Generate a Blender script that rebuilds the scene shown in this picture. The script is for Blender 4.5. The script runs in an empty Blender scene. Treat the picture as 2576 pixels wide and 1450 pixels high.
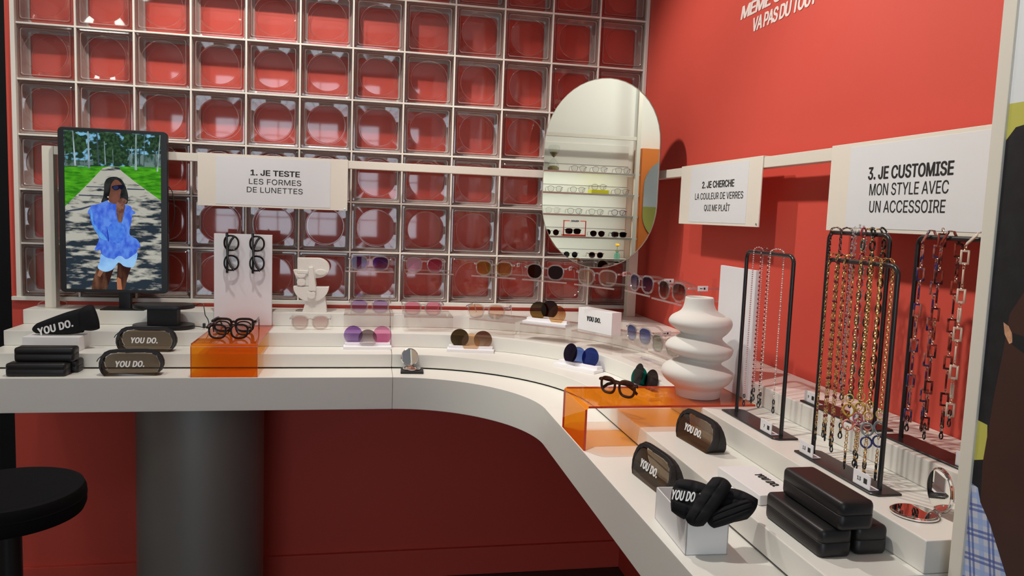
import bpy, bmesh, math, random
from mathutils import Matrix, Vector, Euler
from mathutils.geometry import delaunay_2d_cdt
random.seed(7)
PI = math.pi
SC = bpy.context.scene
COL = SC.collection

# ------------------------------------------------------------------ camera
cam_data = bpy.data.cameras.new('camera')
cam_data.sensor_width = 36.0
cam_data.lens = 1896.0 / 2576.0 * 36.0
cam_data.clip_start = 0.02
cam = bpy.data.objects.new('camera', cam_data)
COL.objects.link(cam)
cam.location = (1.2735, -3.0960, 0.3732)
cam.rotation_euler = (1.474041, -0.037634, -0.186239)
SC.camera = cam

# ------------------------------------------------------------------ world, lamps, exposure
world = bpy.data.worlds.new('world')
SC.world = world
world.use_nodes = True
world.node_tree.nodes['Background'].inputs['Color'].default_value = (0.75, 0.85, 1.0, 1)
world.node_tree.nodes['Background'].inputs['Strength'].default_value = 0.04

def spot(name, loc, target, power, angle=110, blend=0.6, radius=0.035, color=(1.0, 0.95, 0.87)):
    d = bpy.data.lights.new(name, 'SPOT')
    d.energy = power; d.spot_size = math.radians(angle); d.spot_blend = blend
    d.shadow_soft_size = radius; d.color = color
    o = bpy.data.objects.new(name, d); COL.objects.link(o)
    o.location = loc
    o.rotation_euler = (Vector(target) - Vector(loc)).to_track_quat('-Z', 'Y').to_euler()
    return o

def area(name, loc, target, power, sx, sy, color=(1.0, 0.93, 0.84)):
    d = bpy.data.lights.new(name, 'AREA')
    d.shape = 'RECTANGLE'; d.size = sx; d.size_y = sy; d.energy = power; d.color = color
    o = bpy.data.objects.new(name, d); COL.objects.link(o)
    o.location = loc
    o.rotation_euler = (Vector(target) - Vector(loc)).to_track_quat('-Z', 'Y').to_euler()
    return o

spot('ceiling_spotlight', (1.25, -0.55, 1.78), (2.25, -0.85, 0.0), 72, 95)
spot('ceiling_spotlight', (0.90, -0.78, 1.80), (0.95, -0.15, 0.0), 62, 100)
spot('ceiling_spotlight', (1.18, -1.95, 1.80), (2.35, -1.85, 0.1), 80, 82)
spot('ceiling_spotlight', (0.15, -0.80, 1.80), (0.35, -0.15, 0.0), 22, 100)
spot('ceiling_spotlight', (-0.2, -1.40, 1.85), (-1.4, -1.30, 0.7), 34, 100)
area('added_fill_lamp', (-0.45, -1.9, 1.86), (-1.38, -1.25, 0.25), 9, 0.5, 0.5, (0.95, 1.0, 0.93))  # added unseen light, brightens the shelf wall shown in the oval mirror
for zz in (1.062, 0.743, 0.566, 0.387, 0.203):
    area('shelf_lamp', (-1.212, -0.93, zz - 0.020), (-1.33, -0.93, zz - 0.22), 1.15, 1.35, 0.012, (0.97, 1.0, 0.93))
area('added_fill_lamp', (1.0, -3.6, 1.88), (1.0, -3.6, 0.0), 3, 2.6, 2.6)  # added wide soft fill for general shop brightness, no visible fitting
SC.view_settings.view_transform = 'Standard'
SC.view_settings.look = 'None'
SC.view_settings.exposure = 0.0
SC.view_settings.gamma = 1.0
SC.view_settings.use_curve_mapping = False
SC.cycles.transparent_max_bounces = 32
SC.cycles.max_bounces = 10
SC.cycles.caustics_reflective = False
SC.cycles.caustics_refractive = False
SC.cycles.sample_clamp_indirect = 4.0

# ------------------------------------------------------------------ materials
MATS = {}
def mat(name):
    m = bpy.data.materials.new(name); m.use_nodes = True
    nt = m.node_tree; nt.nodes.clear()
    out = nt.nodes.new('ShaderNodeOutputMaterial')
    MATS[name] = m
    return m, nt, out

def pm(name, col, rough=0.5, metal=0.0, spec=0.5, bump=0.0, bscale=200.0, var=0.0, vscale=8.0):
    m, nt, out = mat(name)
    b = nt.nodes.new('ShaderNodeBsdfPrincipled')
    b.inputs['Base Color'].default_value = (*col, 1)
    b.inputs['Roughness'].default_value = rough
    b.inputs['Metallic'].default_value = metal
    b.inputs['Specular IOR Level'].default_value = spec
    nt.links.new(b.outputs[0], out.inputs[0])
    if bump or var:
        tc = nt.nodes.new('ShaderNodeTexCoord')
    if bump:
        n = nt.nodes.new('ShaderNodeTexNoise'); n.inputs['Scale'].default_value = bscale
        bp = nt.nodes.new('ShaderNodeBump'); bp.inputs['Strength'].default_value = bump
        bp.inputs['Distance'].default_value = 0.002
        nt.links.new(tc.outputs['Object'], n.inputs['Vector'])
        nt.links.new(n.outputs['Fac'], bp.inputs['Height'])
        nt.links.new(bp.outputs[0], b.inputs['Normal'])
    if var:
        n2 = nt.nodes.new('ShaderNodeTexNoise'); n2.inputs['Scale'].default_value = vscale
        r = nt.nodes.new('ShaderNodeValToRGB')
        r.color_ramp.elements[0].color = (*[c * (1 - var) for c in col], 1)
        r.color_ramp.elements[1].color = (*[min(1, c * (1 + var)) for c in col], 1)
        nt.links.new(tc.outputs['Object'], n2.inputs['Vector'])
        nt.links.new(n2.outputs['Fac'], r.inputs[0])
        nt.links.new(r.outputs[0], b.inputs['Base Color'])
    return m

def clear(name, tint, ior=1.45, rough=0.03, haze=0.0, hazecol=None, grad=None, refl=1.0, sheet=False):
    """thin clear plastic or glass: tinted see-through body with a sharp surface gloss"""
    m, nt, out = mat(name)
    tr = nt.nodes.new('ShaderNodeBsdfTransparent'); tr.inputs[0].default_value = (*tint, 1)
    gl = nt.nodes.new('ShaderNodeBsdfGlossy'); gl.inputs['Roughness'].default_value = rough
    fr = nt.nodes.new('ShaderNodeFresnel'); fr.inputs[0].default_value = ior
    mx = nt.nodes.new('ShaderNodeMixShader')
    ge = nt.nodes.new('ShaderNodeNewGeometry')       # only the outer face of the sheet glosses
    inv = nt.nodes.new('ShaderNodeMath'); inv.operation = 'SUBTRACT'; inv.inputs[0].default_value = refl
    sc_ = nt.nodes.new('ShaderNodeMath'); sc_.operation = 'MULTIPLY'; sc_.inputs[1].default_value = refl
    mu = nt.nodes.new('ShaderNodeMath'); mu.operation = 'MULTIPLY'; mu.use_clamp = True
    nt.links.new(ge.outputs['Backfacing'], sc_.inputs[0]); nt.links.new(sc_.outputs[0], inv.inputs[1])
    nt.links.new(fr.outputs[0], mu.inputs[0]); nt.links.new(inv.outputs[0], mu.inputs[1])
    nt.links.new(mu.outputs[0], mx.inputs[0])
    if not sheet:                                    # light crosses two faces of a solid piece
        tint = tuple(c ** 0.5 for c in tint)
        if grad: grad = tuple(c ** 0.5 for c in grad)
    if grad:
        tc = nt.nodes.new('ShaderNodeTexCoord'); sp = nt.nodes.new('ShaderNodeSeparateXYZ')
        rp = nt.nodes.new('ShaderNodeValToRGB')
        rp.color_ramp.elements[0].color = (*grad, 1); rp.color_ramp.elements[0].position = 0.15
        rp.color_ramp.elements[1].color = (*tint, 1); rp.color_ramp.elements[1].position = 0.8
        nt.links.new(tc.outputs['Generated'], sp.inputs[0]); nt.links.new(sp.outputs[2], rp.inputs[0])
        nt.links.new(rp.outputs[0], tr.inputs[0])
    body = tr.outputs[0]
    if haze > 0:
        df = nt.nodes.new('ShaderNodeBsdfDiffuse'); df.inputs[0].default_value = (*(hazecol or tint), 1)
        hz = nt.nodes.new('ShaderNodeMixShader'); hz.inputs[0].default_value = haze
        nt.links.new(tr.outputs[0], hz.inputs[1]); nt.links.new(df.outputs[0], hz.inputs[2])
        body = hz.outputs[0]
    nt.links.new(body, mx.inputs[1]); nt.links.new(gl.outputs[0], mx.inputs[2])
    nt.links.new(mx.outputs[0], out.inputs[0])
    return m

def emit(name, col, strength=1.0, col2=None, scale=(10, 10, 10), lo=0.4, hi=0.6, detail=4.0, slope=0.0, z0=0.0):
    """pixels of the lit screen: one colour, or two colours broken up by noise"""
    m, nt, out = mat(name)
    e = nt.nodes.new('ShaderNodeEmission'); e.inputs[0].default_value = (*col, 1); e.inputs[1].default_value = strength
    if col2:
        tc = nt.nodes.new('ShaderNodeTexCoord'); mp = nt.nodes.new('ShaderNodeMapping')
        mp.inputs['Scale'].default_value = scale
        n = nt.nodes.new('ShaderNodeTexNoise'); n.inputs['Scale'].default_value = 1.0; n.inputs['Detail'].default_value = detail
        r = nt.nodes.new('ShaderNodeValToRGB')
        r.color_ramp.elements[0].color = (*col, 1); r.color_ramp.elements[0].position = lo
        r.color_ramp.elements[1].color = (*col2, 1); r.color_ramp.elements[1].position = hi
        nt.links.new(tc.outputs['Object'], mp.inputs[0]); nt.links.new(mp.outputs[0], n.inputs['Vector'])
        sp = nt.nodes.new('ShaderNodeSeparateXYZ'); m1 = nt.nodes.new('ShaderNodeMath'); m1.operation = 'MULTIPLY_ADD'
        m1.inputs[1].default_value = slope; m1.inputs[2].default_value = -slope * z0
        m2 = nt.nodes.new('ShaderNodeMath'); m2.operation = 'ADD'
        nt.links.new(tc.outputs['Object'], sp.inputs[0]); nt.links.new(sp.outputs[2], m1.inputs[0])
        nt.links.new(n.outputs['Fac'], m2.inputs[0]); nt.links.new(m1.outputs[0], m2.inputs[1])
        nt.links.new(m2.outputs[0], r.inputs[0]); nt.links.new(r.outputs[0], e.inputs[0])
    nt.links.new(e.outputs[0], out.inputs[0])
    return m

red = pm('red_paint', (0.62, 0.080, 0.056), 0.55, spec=0.3, bump=0.05, bscale=350)
white_wall = pm('white_paint', (0.80, 0.79, 0.74), 0.6)
black_wall = pm('black_paint', (0.006, 0.006, 0.007), 0.6, spec=0.2)
laminate = pm('white_laminate', (0.77, 0.755, 0.705), 0.34, bump=0.03, bscale=500)
dark_gap = pm('dark_gap', (0.01, 0.01, 0.01), 0.8)
grey_metal = pm('grey_metal', (0.26, 0.25, 0.235), 0.45, metal=0.5, bump=0.02)
rail_white = pm('cream_powder_coat', (0.74, 0.70, 0.61), 0.45)
sign_cream = pm('cream_board', (0.78, 0.73, 0.64), 0.5)
sheet_white = pm('white_print_sheet', (0.74, 0.75, 0.77), 0.55)
ink = pm('black_ink', (0.012, 0.012, 0.012), 0.6)
white_ink = pm('white_ink', (0.82, 0.82, 0.82), 0.5)
pink_ink = pm('pale_vinyl', (0.86, 0.72, 0.68), 0.5)
floor_m = pm('dark_floor', (0.05, 0.035, 0.032), 0.55, var=0.5, vscale=30)
ceil_m = pm('ceiling_paint', (0.55, 0.54, 0.52), 0.8)
trim_white = pm('white_trim', (0.78, 0.74, 0.68), 0.5)
mortar_m = pm('white_joint', (0.80, 0.75, 0.68), 0.6)
block_side = pm('glass_block_side', (0.40, 0.345, 0.325), 0.25, spec=0.6, bump=0.15, bscale=60)
block_dark = pm('painted_groove_reflection', (0.09, 0.022, 0.02), 0.2)  # dark red internal reflection of the glass, painted into the groove colour
block_rim = pm('glass_block_rim', (0.36, 0.29, 0.26), 0.15, spec=0.6)
glass_m = clear('block_glass', (0.95, 0.93, 0.92), 1.5, 0.07, refl=2.6, sheet=True)
ring_m = clear('glass_ring', (0.78, 0.68, 0.66), 1.5, 0.08, sheet=True, haze=0.18, hazecol=(0.62, 0.45, 0.42), refl=2.5)
mirror_m = pm('mirror_silver', (0.93, 0.95, 0.90), 0.0, metal=1.0)
mirror_edge = pm('mirror_edge', (0.45, 0.42, 0.36), 0.3, metal=0.5)
black_plastic = pm('black_plastic', (0.010, 0.010, 0.011), 0.35)
black_matt = pm('black_matt', (0.014, 0.012, 0.013), 0.6)
black_metal = pm('black_powder_coat', (0.012, 0.011, 0.012), 0.3, spec=0.6)
black_case = pm('black_leatherette', (0.010, 0.009, 0.010), 0.40, spec=0.45, bump=0.10, bscale=900)
black_cloth = pm('black_nylon', (0.012, 0.012, 0.014), 0.75, spec=0.15, bump=0.2, bscale=700)
black_acetate = pm('black_acetate', (0.008, 0.008, 0.009), 0.12)
brown_acetate = pm('dark_brown_acetate', (0.035, 0.014, 0.010), 0.12, var=0.6, vscale=60)
card_white = pm('white_card', (0.80, 0.79, 0.82), 0.45)
card_box = pm('white_box_card', (0.82, 0.82, 0.83), 0.4)
plaster = pm('white_plaster', (0.80, 0.77, 0.72), 0.85, bump=0.35, bscale=160)
ceramic = pm('matt_ceramic', (0.72, 0.70, 0.66), 0.8, bump=0.05, bscale=300)
foam = pm('white_foam', (0.84, 0.83, 0.86), 0.7)
chrome = pm('chrome', (0.85, 0.84, 0.83), 0.08, metal=1.0)
gold = pm('gold', (0.85, 0.55, 0.22), 0.22, metal=1.0)
rose_gold = pm('rose_gold', (0.80, 0.50, 0.36), 0.25, metal=1.0)
silver = pm('silver_bead', (0.75, 0.73, 0.70), 0.22, metal=1.0)
pink_pearl = pm('pink_pearl', (0.62, 0.36, 0.36), 0.25, spec=0.7)
white_pearl = pm('white_pearl', (0.72, 0.67, 0.60), 0.25, spec=0.7)
ruby = pm('dark_ruby', (0.16, 0.010, 0.014), 0.12, spec=0.8)
amber_bead = pm('amber_bead', (0.22, 0.09, 0.02), 0.15, spec=0.8)
brown_link = pm('dark_brown_link', (0.07, 0.016, 0.012), 0.35)
tort_black = pm('black_tortoise', (0.02, 0.016, 0.012), 0.15, var=0.7, vscale=90)
tort_green = pm('green_tortoise', (0.015, 0.07, 0.05), 0.15, var=0.8, vscale=80)
tort_red = pm('red_tortoise', (0.35, 0.02, 0.03), 0.15, var=0.7, vscale=80)
yellow_ring = pm('yellow_resin', (0.66, 0.50, 0.16), 0.2)
ochre_ring = pm('ochre_resin', (0.55, 0.33, 0.05), 0.2)
pink_ring = pm('pink_resin', (0.70, 0.26, 0.20), 0.2)
magenta_ring = pm('magenta_resin', (0.45, 0.10, 0.18), 0.2)
grey_ring = pm('grey_resin', (0.22, 0.25, 0.26), 0.2)
blue_ring = pm('blue_resin', (0.03, 0.04, 0.16), 0.2)
cream_resin = pm('cream_resin', (0.74, 0.62, 0.52), 0.25, var=0.15, vscale=40)
orange_paint = pm('orange_paint', (0.72, 0.20, 0.03), 0.5)
yellow_block = pm('yellow_block', (0.75, 0.70, 0.02), 0.5)
sand = pm('sand', (0.25, 0.19, 0.08), 0.9)
stool_m = pm('black_seat', (0.004, 0.004, 0.005), 0.7, spec=0.12, bump=0.15, bscale=700)
steel_lip = pm('brushed_aluminium', (0.62, 0.62, 0.58), 0.3, metal=0.9)
skin_m = pm('skin', (0.32, 0.15, 0.09), 0.55)

def tort_mix(name, a, b, scale=55):
    m, nt, out = mat(name)
    bs = nt.nodes.new('ShaderNodeBsdfPrincipled'); bs.inputs['Roughness'].default_value = 0.15
    tc = nt.nodes.new('ShaderNodeTexCoord'); n = nt.nodes.new('ShaderNodeTexNoise'); n.inputs['Scale'].default_value = scale
    r = nt.nodes.new('ShaderNodeValToRGB')
    r.color_ramp.elements[0].color = (*a, 1); r.color_ramp.elements[0].position = 0.47
    r.color_ramp.elements[1].color = (*b, 1); r.color_ramp.elements[1].position = 0.56
    nt.links.new(tc.outputs['Object'], n.inputs['Vector']); nt.links.new(n.outputs['Fac'], r.inputs[0])
    nt.links.new(r.outputs[0], bs.inputs['Base Color']); nt.links.new(bs.outputs[0], out.inputs[0])
    return m
blue_tort = tort_mix('blue_tortoise', (0.03, 0.03, 0.12), (0.45, 0.16, 0.12))
brown_tort = tort_mix('brown_tortoise', (0.05, 0.008, 0.008), (0.30, 0.05, 0.03))

acrylic = clear('clear_acrylic', (0.965, 0.95, 0.945), 1.49, 0.02, refl=0.7)
acrylic_edge = clear('acrylic_edge', (0.80, 0.66, 0.64), 1.49, 0.05, haze=0.25, hazecol=(0.8, 0.7, 0.68))
orange_acrylic = clear('orange_acrylic', (1.0, 0.60, 0.12), 1.49, 0.03, haze=0.15, hazecol=(0.88, 0.22, 0.03))
orange_edge = pm('orange_acrylic_edge', (0.55, 0.04, 0.015), 0.2)
smoke = clear('smoky_vinyl', (0.50, 0.45, 0.39), 1.5, 0.06, sheet=True, haze=0.14, hazecol=(0.20, 0.15, 0.11))
clear_frame = clear('clear_acetate', (0.86, 0.83, 0.82), 1.5, 0.05, haze=0.10, hazecol=(0.80, 0.77, 0.76), refl=2.2)
demo_lens = clear('demo_lens', (0.93, 0.94, 0.94), 1.5, 0.01, refl=1.0)
crystal_bead = clear('crystal_bead', (0.80, 0.78, 0.80), 1.6, 0.03, haze=0.25, hazecol=(0.8, 0.8, 0.82), refl=3.0)
water_glass = clear('thin_glass', (0.93, 0.95, 0.93), 1.5, 0.02)
mint_glass = clear('mint_glass', (0.55, 0.85, 0.75), 1.5, 0.02, haze=0.2, hazecol=(0.3, 0.65, 0.55))

def lens_mat(name, top, bottom=None, refl=0.7):
    return clear(name, top, 1.5, 0.01, haze=0.05, hazecol=tuple(c * 0.6 for c in top), grad=bottom, refl=refl)

# ------------------------------------------------------------------ mesh builder
class MB:
    def __init__(self):
        self.bm = bmesh.new()
    def merge(self, tmp, mi=0, M=None):
        vm = {}
        for v in tmp.verts:
            co = M @ v.co if M is not None else v.co
            vm[v] = self.bm.verts.new(co)
        for f in tmp.faces:
            try:
                nf = self.bm.faces.new([vm[v] for v in f.verts])
                nf.material_index = mi if mi is not None else f.material_index
                nf.smooth = True
            except ValueError:
                pass
        tmp.free()
        return self
    def box(self, c, s, bev=0.0, seg=2, mi=0, M=None):
        t = bmesh.new(); bmesh.ops.create_cube(t, size=1.0)
        for v in t.verts:
            v.co = Vector((c[0] + v.co.x * s[0], c[1] + v.co.y * s[1], c[2] + v.co.z * s[2]))
        if bev > 0:
            bmesh.ops.bevel(t, geom=t.edges[:], offset=min(bev, min(s) * 0.49), segments=seg, profile=0.5, affect='EDGES')
        return self.merge(t, mi, M)
    def box2(self, a, b, bev=0.0, seg=2, mi=0, M=None):
        return self.box([(a[i] + b[i]) / 2 for i in range(3)], [abs(b[i] - a[i]) for i in range(3)], bev, seg, mi, M)
    def tube(self, pts, r, n=8, closed=False, mi=0, M=None, ry=None, cap=True):
        pts = [Vector(p) for p in pts]; N = len(pts); t = bmesh.new(); rings = []
        up = None
        for i in range(N):
            if closed: d = pts[(i + 1) % N] - pts[i - 1]
            else: d = pts[min(i + 1, N - 1)] - pts[max(i - 1, 0)]
            d.normalize()
            if up is None:
                up = Vector((0, 0, 1)) if abs(d.z) < 0.9 else Vector((1, 0, 0))
            side = d.cross(up)
            if side.length < 1e-6: side = d.orthogonal()
            side.normalize(); up = side.cross(d).normalized()
            rr = r[i] if isinstance(r, (list, tuple)) else r
            ra = ry if ry else rr
            rings.append([t.verts.new(pts[i] + side * math.cos(2 * PI * k / n) * rr + up * math.sin(2 * PI * k / n) * ra) for k in range(n)])
        for i in range(N if closed else N - 1):
            a, b = rings[i], rings[(i + 1) % N]
            for k in range(n):
                t.faces.new((a[k], a[(k + 1) % n], b[(k + 1) % n], b[k]))
        if not closed and cap:
            t.faces.new(rings[0][::-1]); t.faces.new(rings[-1])
        return self.merge(t, mi, M)
    def lathe(self, prof, n=32, c=(0, 0, 0), mi=0, M=None, off=None, caps=(True, True), tilt=None):
        t = bmesh.new(); rings = []
        for i, (r, z) in enumerate(prof):
            ox, oy = off(z) if off else (0, 0)
            ring = []
            for k in range(n):
                a = 2 * PI * k / n
                x, y = r * math.cos(a), r * math.sin(a)
                zz = z + (tilt(z) * x if tilt else 0)
                ring.append(t.verts.new((c[0] + ox + x, c[1] + oy + y, c[2] + zz)))
            rings.append(ring)
        for a, b in zip(rings, rings[1:]):
            for k in range(n):
                t.faces.new((a[k], a[(k + 1) % n], b[(k + 1) % n], b[k]))
        if caps[0]: t.faces.new(rings[0][::-1])
        if caps[1]: t.faces.new(rings[-1])
        return self.merge(t, mi, M)
    def loops(self, loops, mis=None, cap0=False, cap1=False, M=None):
        """loops: lists of points of equal length, joined in order"""
        t = bmesh.new(); R = [[t.verts.new(p) for p in L] for L in loops]; n = len(R[0])
        for i in range(len(R) - 1):
            for k in range(n):
                f = t.faces.new((R[i][k], R[i][(k + 1) % n], R[i + 1][(k + 1) % n], R[i + 1][k]))
                f.material_index = mis[i] if mis else 0
        if cap0: t.faces.new(R[0][::-1]).material_index = mis[0] if mis else 0
        if cap1: t.faces.new(R[-1]).material_index = mis[-1] if mis else 0
        return self.merge(t, None, M)
    def prism(self, poly, z0, z1, bev=0.0, seg=2, mi=0, M=None, ang=50):
        """outline in x, y raised from z0 to z1"""
        t = bmesh.new()
        a = [t.verts.new((p[0], p[1], z0)) for p in poly]; b = [t.verts.new((p[0], p[1], z1)) for p in poly]
        n = len(poly)
        t.faces.new(a[::-1]); t.faces.new(b)
        for k in range(n):
            t.faces.new((a[k], a[(k + 1) % n], b[(k + 1) % n], b[k]))
        bmesh.ops.recalc_face_normals(t, faces=t.faces[:])
        if bev > 0:
            ed = [e for e in t.edges if len(e.link_faces) == 2 and e.calc_face_angle(0) > math.radians(ang)]
            bmesh.ops.bevel(t, geom=ed, offset=bev, segments=seg, profile=0.5, affect='EDGES')
        return self.merge(t, mi, M)
    def sphere(self, c, r, sub=1, mi=0, s=(1, 1, 1), M=None):
        t = bmesh.new(); bmesh.ops.create_icosphere(t, subdivisions=sub, radius=r)
        for v in t.verts:
            v.co = Vector((c[0] + v.co.x * s[0], c[1] + v.co.y * s[1], c[2] + v.co.z * s[2]))
        return self.merge(t, mi, M)
    def poly(self, pts, mi=0, M=None):
        t = bmesh.new(); t.faces.new([t.verts.new(p) for p in pts])
        return self.merge(t, mi, M)
    def build(self, name, mats, parent=None, ang=38, smooth=True, recalc=True, wn=True):
        if recalc: bmesh.ops.recalc_face_normals(self.bm, faces=self.bm.faces[:])
        me = bpy.data.meshes.new(name); self.bm.to_mesh(me); self.bm.free()
        for m in (mats if isinstance(mats, (list, tuple)) else [mats]): me.materials.append(m)
        if smooth:
            me.set_sharp_from_angle(angle=math.radians(ang))
        else:
            for p in me.polygons: p.use_smooth = False
        o = bpy.data.objects.new(name, me); COL.objects.link(o)
        if smooth and wn:
            md = o.modifiers.new('weighted_normals', 'WEIGHTED_NORMAL'); md.keep_sharp = True; md.weight = 80
        if parent: o.parent = parent
        return o

def tag(o, label=None, cat=None, group=None, kind=None):
    if label: o['label'] = label
    if cat: o['category'] = cat
    if group: o['group'] = group
    if kind: o['kind'] = kind
    return o

def thing(name, label, cat, loc=(0, 0, 0), rotz=0.0, group=None):
    o = bpy.data.objects.new(name, None); COL.objects.link(o)
    o.empty_display_size = 0.05
    o.location = loc; o.rotation_euler = (0, 0, rotz)
    return tag(o, label, cat, group)

def copy_tree(o, loc=None, rotz=None, label=None):
    def rec(src, par):
        c = src.copy(); COL.objects.link(c)
        if par is not None: c.parent = par
        for ch in list(src.children): rec(ch, c)
        return c
    c = rec(o, None)
    if loc is not None: c.location = loc
    if rotz is not None: c.rotation_euler = (0, 0, rotz)
    if label: c['label'] = label
    return c

def struct(o): return tag(o, kind='structure')

try:
    FONT = bpy.data.fonts.load(bpy.utils.system_resource('DATAFILES', path='fonts') + '/Inter.woff2')
except Exception:
    FONT = None
def text_obj(name, s, mats, parent, width=None, height=None, bold=0.0, shear=0.0, M=None, depth=0.0006, spacing=1.0, align='C', xs=1.0):
    """lettering as a mesh in local x (reading direction) and y (up), fitted to width and height, then placed by M"""
    def outline(t_, res, size):
        cu = bpy.data.curves.new('lettering', 'FONT'); cu.body = t_; cu.size = size
        if FONT: cu.font = FONT
        cu.shear = shear; cu.space_character = spacing; cu.extrude = 0.0; cu.resolution_u = res; cu.fill_mode = 'NONE'
        tmp = bpy.data.objects.new('lettering', cu); COL.objects.link(tmp)
        m_ = bpy.data.meshes.new_from_object(tmp.evaluated_get(bpy.context.evaluated_depsgraph_get()))
        bpy.data.objects.remove(tmp); bpy.data.curves.remove(cu)
        m_.transform(Matrix.Scale(1.0 / size, 4))
        return m_
    raw = outline(s, 4, 1.0)
    P2 = [Vector((v.co.x, v.co.y)) for v in raw.vertices]
    segs = [(P2[e_.vertices[0]], P2[e_.vertices[1]]) for e_ in raw.edges]
    tv, te, tf, *_r = delaunay_2d_cdt(P2, [tuple(e_.vertices) for e_ in raw.edges], [], 0, 1e-6)
    def wind(p):
        n_ = 0
        for a_, b_ in segs:
            if (a_.y <= p.y) != (b_.y <= p.y):
                x_ = a_.x + (p.y - a_.y) * (b_.x - a_.x) / (b_.y - a_.y)
                if x_ > p.x: n_ += 1 if b_.y > a_.y else -1
        return n_
    keep = [f_ for f_ in tf if wind((tv[f_[0]] + tv[f_[1]] + tv[f_[2]]) / 3) != 0]
    used = sorted({i for f_ in keep for i in f_}); ix = {i: k for k, i in enumerate(used)}
    me = bpy.data.meshes.new('lettering')
    me.from_pydata([(tv[i].x, tv[i].y, 0) for i in used], [], [[ix[i] for i in f_] for f_ in keep])
    bpy.data.meshes.remove(raw)
    xs_ = [v.co.x for v in me.vertices]; ys_ = [v.co.y for v in me.vertices]
    x0, x1, y0, y1 = min(xs_), max(xs_), min(ys_), max(ys_)
    sx = width / (x1 - x0) if width else None; sy = height / (y1 - y0) if height else None
    sx = sx or sy * xs; sy = sy or sx
    cx = (x0 + x1) / 2 if align == 'C' else x0
    bm = bmesh.new(); bm.from_mesh(me)
    base = bm.faces[:]
    if bold > 0:                      # heavier weight: the same outline laid over itself a little to each side
        for kk, (dx, dy) in enumerate(((-1, 0), (1, 0), (0, 0.5), (0, -0.5), (-0.6, -0.4), (0.6, 0.4), (-0.6, 0.4), (0.6, -0.4))):
            g2 = bmesh.ops.duplicate(bm, geom=base)['geom']
            for g in g2:
                if isinstance(g, bmesh.types.BMVert): g.co.x += dx * bold; g.co.y += dy * bold; g.co.z = -(kk + 1) * 0.000035
    for v in bm.verts:
        v.co = Vector(((v.co.x - cx) * sx, (v.co.y - y0) * sy, v.co.z))
    r = bmesh.ops.extrude_face_region(bm, geom=bm.faces[:])
    for g in r['geom']:
        if isinstance(g, bmesh.types.BMVert): g.co.z += depth + 0.0003
    bmesh.ops.recalc_face_normals(bm, faces=bm.faces[:])
    if M is not None: bm.transform(M)
    bm.to_mesh(me); bm.free()
    me.materials.clear(); me.materials.append(mats); me.name = name
    for p in me.polygons: p.material_index = 0; p.use_smooth = False
    o = bpy.data.objects.new(name, me); COL.objects.link(o); o.parent = parent
    return o

def frame_m(o, ex, ey, ez):
    """matrix with given origin and local axes"""
    M = Matrix.Identity(4)
    for i in range(3):
        M[i][0] = ex[i]; M[i][1] = ey[i]; M[i][2] = ez[i]; M[i][3] = o[i]
    return M
def front_m(o):   # letters on a face looking towards -y
    return frame_m(o, (1, 0, 0), (0, 0, 1), (0, -1, 0))
def side_m(o):    # letters on a face looking towards -x
    return frame_m(o, (0, -1, 0), (0, 0, 1), (-1, 0, 0))
def flat_m(o, a=0.0):   # letters lying on a face that looks up
    c, s = math.cos(a), math.sin(a)
    return frame_m(o, (c, s, 0), (-s, c, 0), (0, 0, 1))
def logo(parent, w, M, m, name='logo'):
    return text_obj(name, 'YOU DO.', m, parent, width=w, height=w * 0.235, bold=0.045, shear=0.18, M=M, spacing=1.08)

# ------------------------------------------------------------------ room
FLOOR = -1.175; CEIL = 1.95
struct(MB().box2((-1.6, -6.2, FLOOR - 0.1), (3.2, 0.5, FLOOR)).build('floor', floor_m))
struct(MB().box2((-1.6, -6.2, CEIL), (3.2, 0.5, CEIL + 0.1)).build('ceiling', ceil_m))
w = MB()
w.box2((-0.033, 0.0, FLOOR), (2.41, 0.1, -0.012))
w.box2((-0.033, 0.0, -0.012), (-0.012, 0.1, CEIL))
w.box2((-0.012, 0.088, -0.012), (2.41, 0.1, CEIL))
w.box2((-0.012, 0.0, 1.61), (2.41, 0.088, CEIL))
struct(w.build('wall_back', red))
struct(MB().box2((2.41, -2.20, FLOOR), (2.50, 0.2, CEIL)).build('wall_right', red))
struct(MB().box2((2.112, -6.0, FLOOR), (2.50, -2.20, CEIL)).build('wall_right_near', white_wall))
struct(MB().box2((-1.4, 0.18, FLOOR), (-0.02, 0.25, CEIL)).build('wall_recess', black_wall))
struct(MB().box2((-1.5, -6.0, FLOOR), (-1.4, 0.3, CEIL)).build('wall_left', white_wall))
f = MB()
f.box2((-1.5, -6.1, FLOOR), (-0.60, -6.0, CEIL)); f.box2((1.45, -6.1, FLOOR), (2.5, -6.0, CEIL))
f.box2((-0.60, -6.1, 1.40), (1.45, -6.0, CEIL)); f.box2((-0.60, -6.1, FLOOR), (1.45, -6.0, -0.40))
struct(f.build('wall_front', white_wall))
win = struct(MB().box2((-0.60, -6.08, -0.40), (1.45, -6.07, 1.40)).build('window_1', emit('daylight_window', (0.78, 0.88, 1.0), 3.6)))
fr = MB()
for x in (-0.60, 0.42, 1.41): fr.box2((x, -6.06, -0.40), (x + 0.05, -6.01, 1.40))
fr.box2((-0.60, -6.06, -0.40), (1.46, -6.01, -0.34)); fr.box2((-0.60, -6.06, 0.55), (1.46, -6.01, 0.60)); fr.box2((-0.60, -6.06, 1.35), (1.46, -6.01, 1.40))
fr.build('window_frame', rail_white, win)
struct(MB().box2((-0.048, -0.018, FLOOR), (2.41, 0.0, FLOOR + 0.12), 0.003).build('baseboard_back', red))
struct(MB().box2((2.395, -2.19, FLOOR), (2.41, -0.02, FLOOR + 0.12), 0.003).build('baseboard_right', red))
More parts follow.
